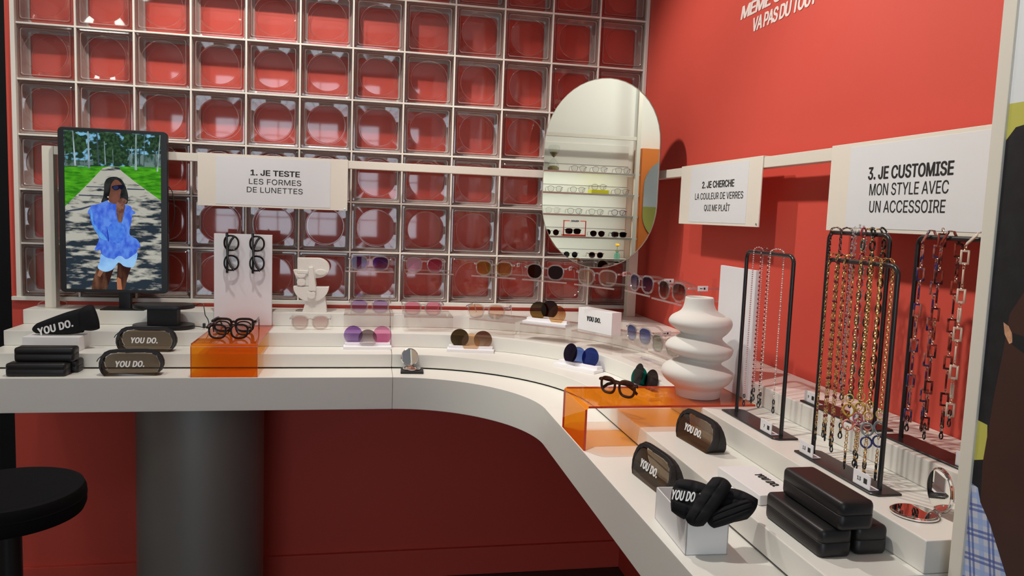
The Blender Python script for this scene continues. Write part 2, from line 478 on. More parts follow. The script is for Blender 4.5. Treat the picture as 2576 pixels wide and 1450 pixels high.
struct(MB().box2((2.106, -2.211, FLOOR), (2.17, -2.187, CEIL), 0.003).build('trim_1', rail_white))

# glass block panel: one wall panel of individually set blocks
panel = thing('glass_block_panel', 'wall panel of clear square glass blocks with white joints against the red wall', 'glass block wall', (0, 0, 0))
NC, NR = 12, 8
j = MB()
for i in range(1, NC): j.box2((i * 0.2 - 0.0036, -0.001, 0.0), (i * 0.2 + 0.0036, 0.08, NR * 0.2), 0.0015, 1)
for r in range(1, NR): j.box2((0.0, -0.0012, r * 0.2 - 0.0036), (2.4, 0.08, r * 0.2 + 0.0036), 0.0015, 1)
j.build('joints', mortar_m, panel)
t = MB()
t.box2((-0.012, -0.012, -0.012), (0.004, 0.085, 1.61), 0.002); t.box2((2.396, -0.012, -0.012), (2.409, 0.085, 1.61), 0.002)
t.box2((-0.028, -0.016, -0.013), (2.409, 0.085, 0.002), 0.002); t.box2((-0.012, -0.012, 1.597), (2.409, 0.085, 1.61), 0.002)
t.build('frame', trim_white, panel)
def _angles():
    h, r, out = 0.083, 0.010, []
    for q4 in range(4):
        for t_ in (-0.9, -0.65, -0.4, -0.15, 0.15, 0.4, 0.65, 0.9): out.append(q4 * PI / 2 + math.atan2(t_ * (h - r), h))
        for k in range(7):
            t_ = PI / 2 * k / 6
            out.append(q4 * PI / 2 + math.atan2(h - r + r * math.sin(t_), h - r + r * math.cos(t_)))
    return out
ANG = _angles()
def sq_loop(h, y, rc):
    pts = []
    for a in ANG:
        c, s = math.cos(a), math.sin(a)
        m = max(abs(c), abs(s)); x, z = c / m * h, s / m * h
        if abs(x) > h - rc and abs(z) > h - rc:   # round the corner
            cx, cz = math.copysign(h - rc, x), math.copysign(h - rc, z)
            # meet the ray with the corner arc
            b = c * cx + s * cz; q = cx * cx + cz * cz - rc * rc
            tt = b + math.sqrt(max(0, b * b - q)); x, z = c * tt, s * tt
        pts.append((x, y, z))
    return pts
def ci_loop(r, y):
    return [(r * math.cos(a), y, r * math.sin(a)) for a in ANG]
b = MB()
L = [sq_loop(0.0952, 0.005, 0.004), sq_loop(0.0935, 0.001, 0.005), sq_loop(0.0885, 0.0005, 0.007), sq_loop(0.0868, 0.0036, 0.008),
     sq_loop(0.0855, 0.0036, 0.008), sq_loop(0.0830, 0.0010, 0.009), sq_loop(0.0812, 0.0030, 0.009), ci_loop(0.0765, 0.0046), ci_loop(0.0748, 0.0020),
     ci_loop(0.0732, 0.0020), ci_loop(0.0712, 0.0040), ci_loop(0.055, 0.0030), ci_loop(0.036, 0.0022), ci_loop(0.018, 0.0018), ci_loop(0.004, 0.0017)]
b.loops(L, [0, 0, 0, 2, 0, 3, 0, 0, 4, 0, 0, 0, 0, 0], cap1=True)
b.loops([sq_loop(0.0945, 0.007, 0.004), sq_loop(0.094, 0.03, 0.005), sq_loop(0.0915, 0.06, 0.007), sq_loop(0.086, 0.077, 0.010), sq_loop(0.080, 0.080, 0.012)], [1, 1, 1, 1])
b.loops([ci_loop(0.075, 0.077), ci_loop(0.0735, 0.0740), ci_loop(0.0722, 0.0740), ci_loop(0.0705, 0.077)], [0, 4, 0])
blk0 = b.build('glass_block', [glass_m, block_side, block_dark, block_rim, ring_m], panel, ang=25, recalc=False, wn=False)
for r in range(NR):
    for i in range(NC):
        o = blk0 if (r == 0 and i == 0) else blk0.copy()
        if o is not blk0: COL.objects.link(o); o.parent = panel
        o.location = (0.1 + i * 0.2, 0.0, 0.1 + r * 0.2)

# lettering on the red wall
wt = thing('wall_lettering', 'pale slanted capital lettering in two lines high on the red wall', 'wall lettering', (2.409, -1.08, 0.955))
text_obj('text_line', 'MÊME CE QUI NE', pink_ink, wt, width=0.50, bold=0.035, shear=0.18, height=0.052, M=side_m((0, 0, 0.052)), spacing=0.92)
text_obj('text_line', 'VA PAS DU TOUT', pink_ink, wt, width=0.335, bold=0.035, shear=0.18, height=0.040, M=side_m((0, 0, 0)), spacing=0.92)

# ------------------------------------------------------------------ display counter
Z3, Z2, Z1, Z0, ZB = -0.028, -0.080, -0.132, -0.184, -0.294
XL, XS, YS, XR, YE = 0.065, 1.362, -1.003, 2.409, -2.165
counter = thing('display_counter', 'white stepped L-shaped display counter curving round the red corner', 'display counter', (1.2, -0.3, FLOOR))
def cpart(name, yf, xf, z0, z1, m, bev=0.003, inset=0.0, ex=2.06):
    O = Vector((1.2, -0.3, FLOOR)); yb = -0.001
    yf += inset; xf += inset
    def P(poly): return [(x - O.x, y - O.y) for x, y in poly]
    a, bb = xf - XS, yf - YS
    arc = []
    for k in range(29):
        th = PI / 2 * k / 28
        arc.append((XS + a * abs(math.sin(th)) ** (2 / ex), YS + bb * abs(math.cos(th)) ** (2 / ex)))
    for q in ([(XL, yb), (XL, yf), (XS - 0.0006, yf), (XS - 0.0006, yb)],
              [(XS + 0.0006, yb)] + arc + [(XR, YS + 0.0006), (XR, yb)],
              [(XR, YS - 0.0006), (xf, YS - 0.0006), (xf, YE), (XR, YE)]):
        MB().prism(P(q), z0 - O.z, z1 - O.z, bev, 2).build(name, m, counter)
cpart('countertop', -0.578, 1.787, ZB, Z0, laminate, 0.002, ex=1.86)
cpart('shadow_gap', -0.438, 1.934, Z0, Z0 + 0.005, dark_gap, 0, 0.006, ex=1.96)
cpart('lower_step', -0.438, 1.934, Z0 + 0.0045, Z1, laminate, ex=1.96)
cpart('middle_step', -0.300, 2.086, Z1, Z2, laminate, ex=2.2)
cpart('upper_step', -0.151, 2.245, Z2, Z3, laminate, ex=2.45)
MB().lathe([(0.214, 0), (0.214, ZB - FLOOR)], 64, (0.695 - 1.2, -0.285 + 0.3, 0)).build('support_column', grey_metal, counter)

# ------------------------------------------------------------------ rail, signs, mirror
rail = thing('display_rail', 'cream square-tube rail running above the counter along both walls', 'rail', (2.345, -0.085, Z3))
def rp(a, b_, name):
    O = Vector((2.345, -0.085, Z3))
    MB().box2([a[i] - O[i] for i in range(3)], [b_[i] - O[i] for i in range(3)], 0.002).build(name, rail_white, rail)
rp((0.119, -0.103, Z3), (0.157, -0.067, 0.557), 'post')
rp((2.325, -0.150, Z3), (2.363, -0.112, 0.527), 'post')
rp((0.157, -0.101, 0.527), (2.363, -0.069, 0.557), 'rail_bar')
rp((2.329, -2.184, 0.527), (2.361, -0.101, 0.557), 'rail_bar')

def sign(label, M, lines, sheet_x):
    s = thing('hanging_sign', label, 'sign', (0, 0, 0))
    s.matrix_world = M     # local x along the sign, y up, z out of the face; origin at the top edge centre
    W, H = 0.545, 0.192
    bd = MB()
    bd.box2((-W / 2, -H, 0.0), (W / 2, 0.003, 0.004), 0.0006, 1); bd.box2((-W / 2, 0.0004, -0.036), (W / 2, 0.003, -0.0001))
    bd.build('board', sign_cream, s)
    MB().box2((sheet_x[0], -H + 0.008, 0.004), (sheet_x[1], -0.006, 0.0048)).build('print_sheet', sheet_white, s)
    MB().lathe([(0.003, 0), (0.003, 0.002)], 10, (W / 2 - 0.01, -H + 0.008, 0.004)).build('screw', steel_lip, s)
    for txt, wd, hh, y, bold, x in lines:
        text_obj('lettering', txt, ink, s, width=wd, height=hh, bold=bold, M=Matrix.Translation((x, y, 0.0048)), depth=0.0004)
    return s
sign('white sign reading 1. JE TESTE LES FORMES DE LUNETTES on the rail', front_m((0.9175, -0.1015, 0.557)),
     [('1. JE TESTE', 0.177, 0.0205, -0.072, 0.026, 0.005), ('LES FORMES', 0.190, 0.0205, -0.105, 0.0, 0.005), ('DE LUNETTES', 0.203, 0.0205, -0.136, 0.0, 0.004)], (-0.208, 0.208))
sign('white sign reading 2. JE CHERCHE LA COULEUR DE VERRES QUI ME PLAÎT', side_m((2.3285, -0.905, 0.557)),
     [('2. JE CHERCHE', 0.215, 0.021, -0.076, 0.026, 0.01), ('LA COULEUR DE VERRES', 0.325, 0.021, -0.112, 0.0, 0.015), ('QUI ME PLAÎT', 0.175, 0.027, -0.150, 0.0, 0.013)], (-0.19, 0.20))
sign('white sign reading 3. JE CUSTOMISE MON STYLE AVEC UN ACCESSOIRE', side_m((2.3285, -1.765, 0.557)),
     [('3. JE CUSTOMISE', 0.240, 0.026, -0.080, 0.026, -0.012), ('MON STYLE AVEC', 0.225, 0.025, -0.114, 0.0, -0.012), ('UN ACCESSOIRE', 0.217, 0.025, -0.150, 0.0, -0.012)], (-0.20, 0.215))

def stadium(w, h, n=24):
    r = w / 2; s = h / 2 - r; pts = []
    for k in range(n + 1): pts.append((r * math.cos(PI * k / n), s + r * math.sin(PI * k / n)))
    for k in range(n + 1): pts.append((-r * math.cos(PI * k / n), -s - r * math.sin(PI * k / n)))
    return pts
mr = thing('oval_mirror', 'tall oval wall mirror hung on the rail in the corner', 'mirror', (0, 0, 0))
q = math.sqrt(0.5)
mr.matrix_world = frame_m((2.1245, -0.3145, 0.5395), (q, -q, 0), (0, 0, 1), (-q, -q, 0))
MB().prism(stadium(0.494, 0.716), -0.006, -0.0006, 0.001, 1).build('backing', mirror_edge, mr)
MB().prism(stadium(0.488, 0.710), -0.0006, 0.0, 0).build('mirror_glass', mirror_m, mr)
MB().box((0, 0.0, -0.06), (0.10, 0.04, 0.108), 0.004).build('bracket', rail_white, mr)

# ------------------------------------------------------------------ spectacles
def se(cx, cz, a, b, p, n=30, topw=0.0):
    pts = []
    for k in range(n):
        th = 2 * PI * k / n; c, s_ = math.cos(th), math.sin(th)
        x = math.copysign(abs(c) ** (2 / p), c) * a; z = math.copysign(abs(s_) ** (2 / p), s_) * b
        x *= 1 + topw * z / b
        pts.append((cx + x, cz + z))
    return pts
def wrap(x): return 0.9 * x * x
GP = {'soft_square': dict(a=0.0262, b=0.0228, p=2.6, t=0.07), 'round': dict(a=0.0240, b=0.0235, p=2.05, t=0.02), 'panto': dict(a=0.0252, b=0.0232, p=2.3, t=0.06),
      'square': dict(a=0.0275, b=0.0205, p=3.2, t=0.05), 'aviator': dict(a=0.0270, b=0.0245, p=2.2, t=0.10)}
def glasses(name, label, cat, fm, lm, shape='soft_square', r=0.0023, loc=(0, 0, 0), rotz=0.0, scale=1.0, folded=False, group=None, tip=None, tag_label=False, hinge=None):
    """front looks towards local -y, rims stand on z = 0, temples run back along +y"""
    g = thing(name, label, cat, loc, rotz, group)
    g.scale = (scale,) * 3
    G = GP[shape]; cxl = 0.0345; cz = G['b'] + r
    b = MB()
    for sgn in (-1, 1):
        pts = se(sgn * cxl, cz, G['a'], G['b'], G['p'], topw=G['t'])
        b.tube([(x, wrap(x), z) for x, z in pts], r, 8, True, ry=r * 1.15)
        hx = cxl + G['a'] * (1 + G['t'] * 0.5)
        b.tube([(sgn * (hx - 0.003), wrap(hx), cz + G['b'] * 0.52), (sgn * (hx + 0.003), wrap(hx) + 0.0005, cz + G['b'] * 0.56), (sgn * 0.0690, 0.0055, cz + G['b'] * 0.56)], r * 1.25, 8)
    bw = cxl - G['a']
    b.tube([(bw * 1.25 * u, wrap(0.008), cz + G['b'] * (0.42 + 0.14 * (1 - u * u))) for u in (-1, -0.6, -0.2, 0.2, 0.6, 1)], r * 1.05, 8)
    b.build('frame_front', fm, g)
    for sgn in (-1, 1):
        pts = se(sgn * cxl, cz, G['a'] - r * 0.5, G['b'] - r * 0.5, G['p'], topw=G['t'])
        MB().loops([[(x, wrap(x) - 0.0008, z) for x, z in pts], [(x, wrap(x) + 0.0008, z) for x, z in pts]], cap0=True, cap1=True).build('lens', lm, g)
    zt = cz + G['b'] * 0.56; rt = max(0.0013, r * 0.62)
    for sgn in (-1, 1):
        if folded:
            y = 0.010 if sgn > 0 else 0.016
            pts = [(sgn * 0.069, 0.0055, zt), (sgn * 0.067, y, zt), (sgn * 0.03, y + 0.001, zt - 0.001), (-sgn * 0.02, y + 0.002, zt - 0.004), (-sgn * 0.045, y + 0.002, zt - 0.014), (-sgn * 0.060, y + 0.002, zt - 0.026)]
        else:
            pts = [(sgn * 0.069, 0.0055, zt), (sgn * 0.0695, 0.02, zt), (sgn * 0.068, 0.06, zt), (sgn * 0.066, 0.098, zt - 0.001), (sgn * 0.065, 0.112, zt - 0.006), (sgn * 0.0635, 0.126, zt - 0.018), (sgn * 0.062, 0.137, 0.0035)]
        tp = MB().tube(pts, rt, 8, ry=r * 1.35 if r > 0.0015 else r).build('temple', fm, g)
        if hinge:
            MB().box((sgn * 0.0675, 0.0052, zt), (0.004, 0.005, 0.004), 0.0008).build('hinge', hinge, tp)
        if tag_label and sgn > 0 and not folded:
            lb = MB().box((sgn * 0.0702, 0.046, zt), (0.0018, 0.030, 0.013), 0.0008).build('price_sticker', card_white, tp)
            MB().box((sgn * 0.0712, 0.050, zt), (0.0004, 0.005, 0.005)).box((sgn * 0.0712, 0.0405, zt), (0.0004, 0.008, 0.0018)).build('sticker_print', ink, lb, smooth=False)
    return g

L_purple = lens_mat('violet_lens', (0.16, 0.06, 0.42), (0.55, 0.48, 0.70))
L_pink = lens_mat('pink_lens', (0.72, 0.10, 0.30), (0.85, 0.45, 0.58))
L_amber = lens_mat('amber_lens', (0.62, 0.36, 0.05), (0.80, 0.66, 0.20))
L_brown = lens_mat('brown_lens', (0.16, 0.03, 0.015))
L_beige = lens_mat('beige_lens', (0.88, 0.72, 0.58), (0.92, 0.82, 0.72))
L_blue = lens_mat('blue_grey_lens', (0.14, 0.15, 0.34), (0.70, 0.68, 0.78))
L_grey = lens_mat('smoke_lens', (0.09, 0.075, 0.07), (0.62, 0.58, 0.52))
L_lilac = lens_mat('lilac_lens', (0.50, 0.36, 0.68), (0.76, 0.66, 0.82))
L_rose = lens_mat('rose_lens', (0.82, 0.30, 0.45), (0.92, 0.72, 0.72))
L_peach = lens_mat('peach_lens', (0.80, 0.52, 0.36), (0.90, 0.80, 0.72))
L_navy = lens_mat('navy_lens', (0.04, 0.06, 0.26), (0.55, 0.60, 0.78))
L_sage = lens_mat('sage_lens', (0.36, 0.42, 0.36), (0.62, 0.66, 0.60))
L_blush = lens_mat('blush_lens', (0.72, 0.52, 0.52), (0.86, 0.76, 0.72))
L_dark = lens_mat('dark_lens', (0.02, 0.02, 0.022))

# ------------------------------------------------------------------ clear acrylic stands along the curve
STANDS = [(1.2795, -0.222, 0), (1.5025, -0.262, 0), (1.730, -0.345, -33), (1.895, -0.468, -40), (2.028, -0.640, -58), (2.112, -0.835, -84), (2.122, -1.050, -84)]
SD = ['two-tier clear acrylic stand with lilac glasses, nearest the white face sculpture', 'two-tier clear acrylic stand with pink glasses, second from the face sculpture',
      'two-tier clear acrylic stand with amber and peach glasses', 'two-tier clear acrylic stand holding brown sunglasses above loose brown lenses',
      'two-tier clear acrylic stand holding the small white box under the mirror', 'two-tier clear acrylic stand with blue lenses before the red wall',
      'two-tier clear acrylic stand with grey lenses half hidden by the vase']
W = 0.185
stand0 = None
for k, (x, y, a) in enumerate(STANDS):
    if stand0 is None:
        s = thing('acrylic_stand', SD[0], 'display stand', (x, y, Z2), 0, 'clear acrylic glasses stands')
        MB().box((0, 0.088, 0.0565), (W, 0.176, 0.005), 0.001).build('lower_shelf', acrylic, s)
        MB().box((0, 0.0025, 0.027), (W, 0.005, 0.054), 0.001).build('front_leg', acrylic, s)
        MB().box((0, 0.155, 0.174), (0.013, 0.008, 0.230), 0.001).build('pole', acrylic, s)
        us = MB().box((0, 0.085, 0.2205), (W - 0.006, 0.170, 0.005), 0.001).build('upper_shelf', acrylic, s)
        for yy, zz, w_ in ((0.0004, 0.0565, W), (0.1756, 0.0565, W)):
            MB().box((0, yy, zz), (w_, 0.0012, 0.0052)).build('shelf_edge', acrylic_edge, s)
        for yy in (-0.0002, 0.1702):
            MB().box((0, yy, 0.2205), (W - 0.006, 0.0012, 0.0052)).build('shelf_edge', acrylic_edge, us)
        stand0 = s
    else:
        copy_tree(stand0, (x, y, Z2), math.radians(a), SD[k])
def on_stand(k, z, dx=0.0, dy=0.012):
    x, y, a = STANDS[k]; a = math.radians(a)
    return (x + dx * math.cos(a) - dy * math.sin(a), y + dx * math.sin(a) + dy * math.cos(a), Z2 + z)
UP, LO = 0.2232, 0.0592
R = math.radians
def sg(k, z, lab, lm, shape, a=None, dx=0.0, tg=False, dy=0.014, sc=1.14):
    return glasses('sunglasses', lab, 'sunglasses', clear_frame, lm, shape, 0.0024, on_stand(k, z, dx, dy), R(STANDS[k][2] if a is None else a), sc, group='clear framed glasses on the acrylic stands', hinge=chrome, tag_label=tg)
sg(0, UP, 'clear framed glasses with violet lenses on the upper shelf by the glass blocks', L_purple, 'soft_square')
sg(1, UP, 'clear framed glasses with bright pink lenses on an upper acrylic shelf', L_pink, 'panto', dx=-0.02)
sg(2, UP, 'clear framed glasses with amber yellow lenses on an upper acrylic shelf', L_amber, 'soft_square', -26, -0.005, True)
sg(3, UP, 'clear framed sunglasses with dark brown lenses left of the oval mirror', L_brown, 'panto', -30, -0.005, True)
sg(4, UP, 'clear framed glasses with pale beige lenses right under the oval mirror', L_beige, 'soft_square', -40, 0.0, True)
sg(5, UP, 'clear framed glasses with blue grey lenses on the upper shelf by the red wall', L_blue, 'soft_square', -80, -0.006, True)
sg(6, UP, 'clear framed glasses with smoke grey lenses just above the vase neck', L_grey, 'soft_square', -80, 0.0, True)
sg(0, LO, 'clear framed glasses with lilac lenses on the lower shelf above the round lenses', L_lilac, 'soft_square', 0, 0.003)
sg(1, LO, 'clear framed glasses with rose lenses on a lower acrylic shelf', L_rose, 'soft_square', 0, -0.022)
sg(2, LO, 'clear framed glasses with peach lenses on a lower acrylic shelf', L_peach, 'soft_square', -20, -0.03, True)
sg(5, LO, 'clear framed glasses with navy gradient lenses left of the vase', L_navy, 'soft_square', -78, -0.006, True)
sg(6, LO, 'clear framed glasses with sage lenses partly behind the vase', L_sage, 'soft_square', -78, -0.02)
glasses('sunglasses', 'clear framed glasses with blush lenses standing below the white face sculpture', 'sunglasses', clear_frame, L_blush, 'soft_square', 0.0026, (1.066, -0.235, Z2), 0.0, 1.06, hinge=silver)

# white box on stand 5
x, y, a = STANDS[4]
bx = thing('product_box', 'small white carton with black lettering standing on an acrylic shelf under the mirror', 'box', on_stand(4, LO, -0.012, 0.052), R(a - 6))
MB().box((0, 0, 0.039), (0.170, 0.045, 0.078), 0.0015).build('carton', card_box, bx)
logo(bx, 0.068, front_m((-0.004, -0.0227, 0.036)), ink)

# loose lenses on white foam steps
def lens_set(label, loc, a, cols, w=0.172, sc=1.0):
    s = thing('lens_holder', label, 'lens display', loc, a, 'white lens holders')
    s.scale = (sc,) * 3
    b = MB(); b.box((0, 0.004, 0.005), (w, 0.052, 0.010), 0.001); b.box((0, 0.016, 0.0145), (w * 0.94, 0.028, 0.011), 0.001)
    b.build('base', foam, s)
    for (lx, ly, lz, m, tilt) in cols:
        pts = []
        r = 0.0335
        for k in range(49):
            th = -PI / 2 + 0.62 + (2 * PI - 1.24) * k / 48
            pts.append((r * math.cos(th), r * math.sin(th)))
        d = MB().prism(pts, -0.0009, 0.0009, 0.0004, 1, M=Matrix.Translation((lx, ly, lz + r * math.cos(0.62))) @ Matrix.Rotation(PI / 2 - 0.22, 4, 'X') @ Matrix.Rotation(tilt, 4, 'Y'))
        d.build('lens', m, s)
    return s
def D(name, c, c2=None): return lens_mat(name, c, c2, 0.5)
d_violet = D('violet_disc', (0.32, 0.15, 0.50), (0.66, 0.56, 0.74)); d_grey = D('grey_disc', (0.24, 0.18, 0.19), (0.90, 0.88, 0.86)); d_pink = D('pink_disc', (0.82, 0.34, 0.56), (0.84, 0.38, 0.58))
d_dkbr = D('dark_brown_disc', (0.06, 0.035, 0.015), (0.12, 0.08, 0.04)); d_pch = D('peach_disc', (0.90, 0.74, 0.58)); d_br = D('brown_disc', (0.16, 0.07, 0.05), (0.68, 0.52, 0.40))
d_plum = D('plum_disc', (0.06, 0.03, 0.12)); d_blue = D('blue_disc', (0.12, 0.20, 0.55), (0.22, 0.32, 0.70)); d_blue2 = D('mid_blue_disc', (0.10, 0.17, 0.48))
d_teal = D('teal_disc', (0.04, 0.34, 0.30)); d_blk = D('black_disc', (0.035, 0.035, 0.03)); d_blk2 = D('dark_grey_disc', (0.04, 0.032, 0.03), (0.12, 0.09, 0.08))
d_olv = D('olive_disc', (0.05, 0.03, 0.01), (0.28, 0.17, 0.05)); d_rbr = D('red_brown_disc', (0.12, 0.02, 0.012)); d_orn = D('orange_brown_disc', (0.42, 0.12, 0.03), (0.85, 0.62, 0.35))
lens_set('violet, grey and pink round lenses on a white foam step', (1.2765, -0.333, Z1), 0, [(-0.052, 0.018, 0.020, d_violet, 0), (0.052, 0.018, 0.020, d_pink, 0), (0.0, -0.004, 0.010, d_grey, 0)])
lens_set('two brown round lenses and a peach one on a white foam step', (1.648, -0.388, Z1), R(-10), [(-0.042, 0.014, 0.020, d_dkbr, 0), (0.0, 0.006, 0.006, d_pch, 0), (0.044, 0.012, 0.016, d_br, 0)])
lens_set('blue and plum round lenses on a white foam step', (1.965, -0.700, Z1), R(-53), [(-0.030, 0.000, 0.022, d_plum, -0.2), (-0.015, 0.020, 0.010, d_blue, 0.1), (0.040, 0.018, 0.016, d_blue2, 0)])
lens_set('teal and black round lenses on a white foam step behind the orange acrylic riser', (2.056, -1.050, Z1), R(-80), [(-0.036, 0.018, 0.012, d_teal, 0.2), (-0.018, 0.004, 0.026, d_blk, -0.15), (0.042, 0.012, 0.020, d_blk2, 0)])
lens_set('olive, red brown and orange round lenses on a white step on an acrylic shelf', on_stand(3, LO, 0.0, 0.030), R(-38), [(-0.040, 0.014, 0.020, d_olv, 0), (0.0, 0.026, 0.026, d_rbr, 0), (0.040, 0.006, 0.012, d_orn, 0)])

# ------------------------------------------------------------------ orange acrylic risers and what stands on them
def riser(label, loc, a, length, width=0.203, top=0.109):
    s = thing('acrylic_riser', label, 'display riser', loc, a)   # leg at local y = 0, plate runs back along +y
    t = 0.005
    prof = [(0, 0), (0, top - 0.010)] + [(0.010 - 0.010 * math.cos(PI / 2 * k / 6), top - 0.010 + 0.010 * math.sin(PI / 2 * k / 6)) for k in range(1, 7)] + [(length, top), (length, top - t)]
    prof += [(0.010 - 0.005 * math.sin(PI / 2 * k / 6), top - 0.010 + 0.005 * math.cos(PI / 2 * k / 6)) for k in range(0, 7)] + [(t, 0)]
    MB().prism([(p[0], p[1]) for p in prof], -width / 2, width / 2, 0, M=frame_m((0, 0, 0), (0, 1, 0), (0, 0, 1), (1, 0, 0))).build('sheet', orange_acrylic, s)
    e = MB()
    for sx in (-1, 1):
        e.box((sx * (width / 2 + 0.0003), 0.0025, top / 2 - 0.004), (0.0012, 0.005, top - 0.008)); e.box((sx * (width / 2 + 0.0003), length / 2 + 0.004, top - 0.0025), (0.0012, length - 0.008, 0.005))
    e.build('cut_edge', orange_edge, s)
    return s
riser('translucent orange acrylic riser under black glasses on the left counter', (0.8235, -0.575, Z0), 0.0, 0.420)
riser('translucent orange acrylic riser under the white vase on the right counter', (1.789, -1.298, Z0), -PI / 2, 0.440)
ORT = Z0 + 0.1092
bd = thing('display_board', 'upright white board with two hanging black glasses behind the left orange riser', 'display board', (0.8185, -0.168, ORT))
MB().box((0, 0, 0.170), (0.205, 0.012, 0.340), 0.001).build('panel', card_white, bd)
MB().box((0, 0.009, 0.012), (0.15, 0.012, 0.024), 0.001).build('foot', card_white, bd)
bd2 = thing('display_board', 'upright white board leaning by the red wall behind the vase', 'display board', (2.236, -1.262, ORT), -PI / 2)
MB().box((0, -0.003, 0.166), (0.195, 0.010, 0.332), 0.001).build('panel', card_white, bd2)
for x_, r_, lab in ((0.782, 0.0028, 'black framed glasses hanging upright on the white board, left of the pair'), (0.872, 0.0028, 'black framed glasses hanging upright on the white board, right of the pair')):
    g = glasses('eyeglasses', lab, 'glasses', black_acetate, demo_lens, 'panto', r_, folded=True, group='black glasses hanging on the board')
    M = frame_m((x_ - 0.027 + 0.052, -0.188, 0.1955), (0, 0, -1), (0, -1, 0), (-1, 0, 0)) @ Matrix.Scale(1.06, 4)
    g.matrix_world = M
for (x_, y_, a_, sh, r_, lab) in ((0.820, -0.480, 4, 'soft_square', 0.0030, 'black framed glasses at the front edge of the left orange riser'), (0.822, -0.405, -2, 'panto', 0.0022, 'thin black glasses standing between two others on the left orange riser'),
                               (0.812, -0.335, 0, 'square', 0.0036, 'thick black glasses at the back of the left orange riser, before the white board')):
    glasses('eyeglasses', lab, 'glasses', black_acetate, demo_lens, sh, r_, (x_, y_, ORT), R(a_), 1.0 if sh != 'square' else 1.06, group='black glasses on the left orange riser')
glasses('sunglasses', 'dark brown glasses lying at an angle on the orange riser beside the vase', 'glasses', brown_acetate, demo_lens, 'soft_square', 0.0036, (1.900, -1.300, ORT), R(-56), 0.86, folded=True)

# vase
v = thing('vase', 'white matt vase of three twisted bulging rings standing on the orange riser', 'vase', (2.120, -1.300, ORT + 0.0004))
def sm(t): return t * t * (3 - 2 * t)
keys = [(0.0, 0.0555, 0, 0.0), (0.018, 0.0590, 0, 0.0), (0.026, 0.0640, -0.002, 0.0), (0.040, 0.0815, -0.004, 0.0), (0.055, 0.0905, -0.006, -0.02), (0.068, 0.0895, -0.004, -0.06), (0.080, 0.075, 0.0, -0.12), (0.088, 0.058, 0.001, -0.14),
        (0.094, 0.0535, 0.0, -0.13), (0.100, 0.060, -0.001, -0.11), (0.110, 0.077, -0.003, -0.08), (0.122, 0.0855, -0.005, -0.05), (0.134, 0.082, -0.002, -0.07), (0.146, 0.064, 0.0, -0.11), (0.153, 0.0545, 0.0, -0.10), (0.159, 0.0535, 0, -0.08),
        (0.168, 0.064, 0.0, -0.04), (0.182, 0.0775, -0.004, -0.02), (0.194, 0.0800, -0.005, 0.0), (0.206, 0.0725, -0.005, 0.0), (0.217, 0.052, -0.008, 0.0), (0.226, 0.0425, -0.010, 0.0), (0.240, 0.0375, -0.011, 0.0), (0.252, 0.0360, -0.011, 0.0), (0.2555, 0.0350, -0.011, 0), (0.2560, 0.0330, -0.011, 0), (0.252, 0.0315, -0.011, 0), (0.236, 0.032, -0.011, 0)]
fine = []
for i in range(len(keys) - 1):
    a_, b_ = keys[i], keys[i + 1]
    for k in range(3):
        u = k / 3.0
        p0 = keys[max(0, i - 1)]; p3 = keys[min(len(keys) - 1, i + 2)]
        cr = [0.5 * (2 * a_[c] + (b_[c] - p0[c]) * u + (2 * p0[c] - 5 * a_[c] + 4 * b_[c] - p3[c]) * u * u + (3 * a_[c] - p0[c] - 3 * b_[c] + p3[c]) * u ** 3) for c in range(4)]
        fine.append(cr)
fine.append(keys[-1])
rings = []
for z, r, ox, tl in fine:
    rings.append([(ox + r * math.cos(2 * PI * k / 56), r * math.sin(2 * PI * k / 56), max(0.0, z + tl * r * math.cos(2 * PI * k / 56) * (1 if z > 0.03 else 0))) for k in range(56)])
vb = MB().loops(rings, cap0=True, cap1=True).build('body', ceramic, v, ang=60, wn=False)

# face sculpture
fs = thing('face_sculpture', 'white plaster abstract face sculpture on the upper step before the glass blocks', 'sculpture', (1.065, -0.120, Z3))
def fp(pts): return [((x - 1095) * 0.0004, (820 - y) * 0.000422) for x, y in pts]
def arc(cx, cy, rx, ry, a0, a1, n=14): return [(cx + rx * math.cos(R(a0 + (a1 - a0) * k / n)), cy - ry * math.sin(R(a0 + (a1 - a0) * k / n))) for k in range(n + 1)]
FY = frame_m((0, 0, 0), (1, 0, 0), (0, 0, 1), (0, -1, 0))
def fpart(name, pts, y0, y1, bev=0.002): return MB().prism(fp(pts), y0, y1, bev, 2, M=FY).build(name, plaster, fs)
fpart('neck', [(1003, 820), (1234, 820), (1218, 675), (1050, 675)], -0.020, 0.016)
fpart('jaw', arc(1084, 584, 165, 138, 0, -180, 22), -0.022, 0.022)
fpart('head', [(953, 327)] + arc(1140, 415, 112, 90, 90, -80) + [(1120, 508), (1132, 580), (945, 580), (965, 560), (915, 436), (956, 434)], -0.022, 0.018)
fpart('nose', [(1060, 407), (1100, 405), (1133, 605), (1130, 622), (1062, 622)], 0.016, 0.030)
fpart('eye', arc(1172, 452, 52, 26, 0, 350, 20), 0.016, 0.024)
fpart('eye', [(956, 436), (1055, 440), (1055, 470), (956, 470)], 0.016, 0.023)
fpart('cheek', arc(992, 545, 40, 36, 0, 350, 20), 0.016, 0.024)
fpart('cheek', arc(990, 472, 46, 36, 0, -180, 12), 0.016, 0.025)
fpart('lips', arc(1070, 640, 20, 14, 20, 200, 8) + arc(1088, 668, 36, 26, 180, 360, 10) + arc(1108, 640, 18, 14, 0, 160, 8), 0.020, 0.030)

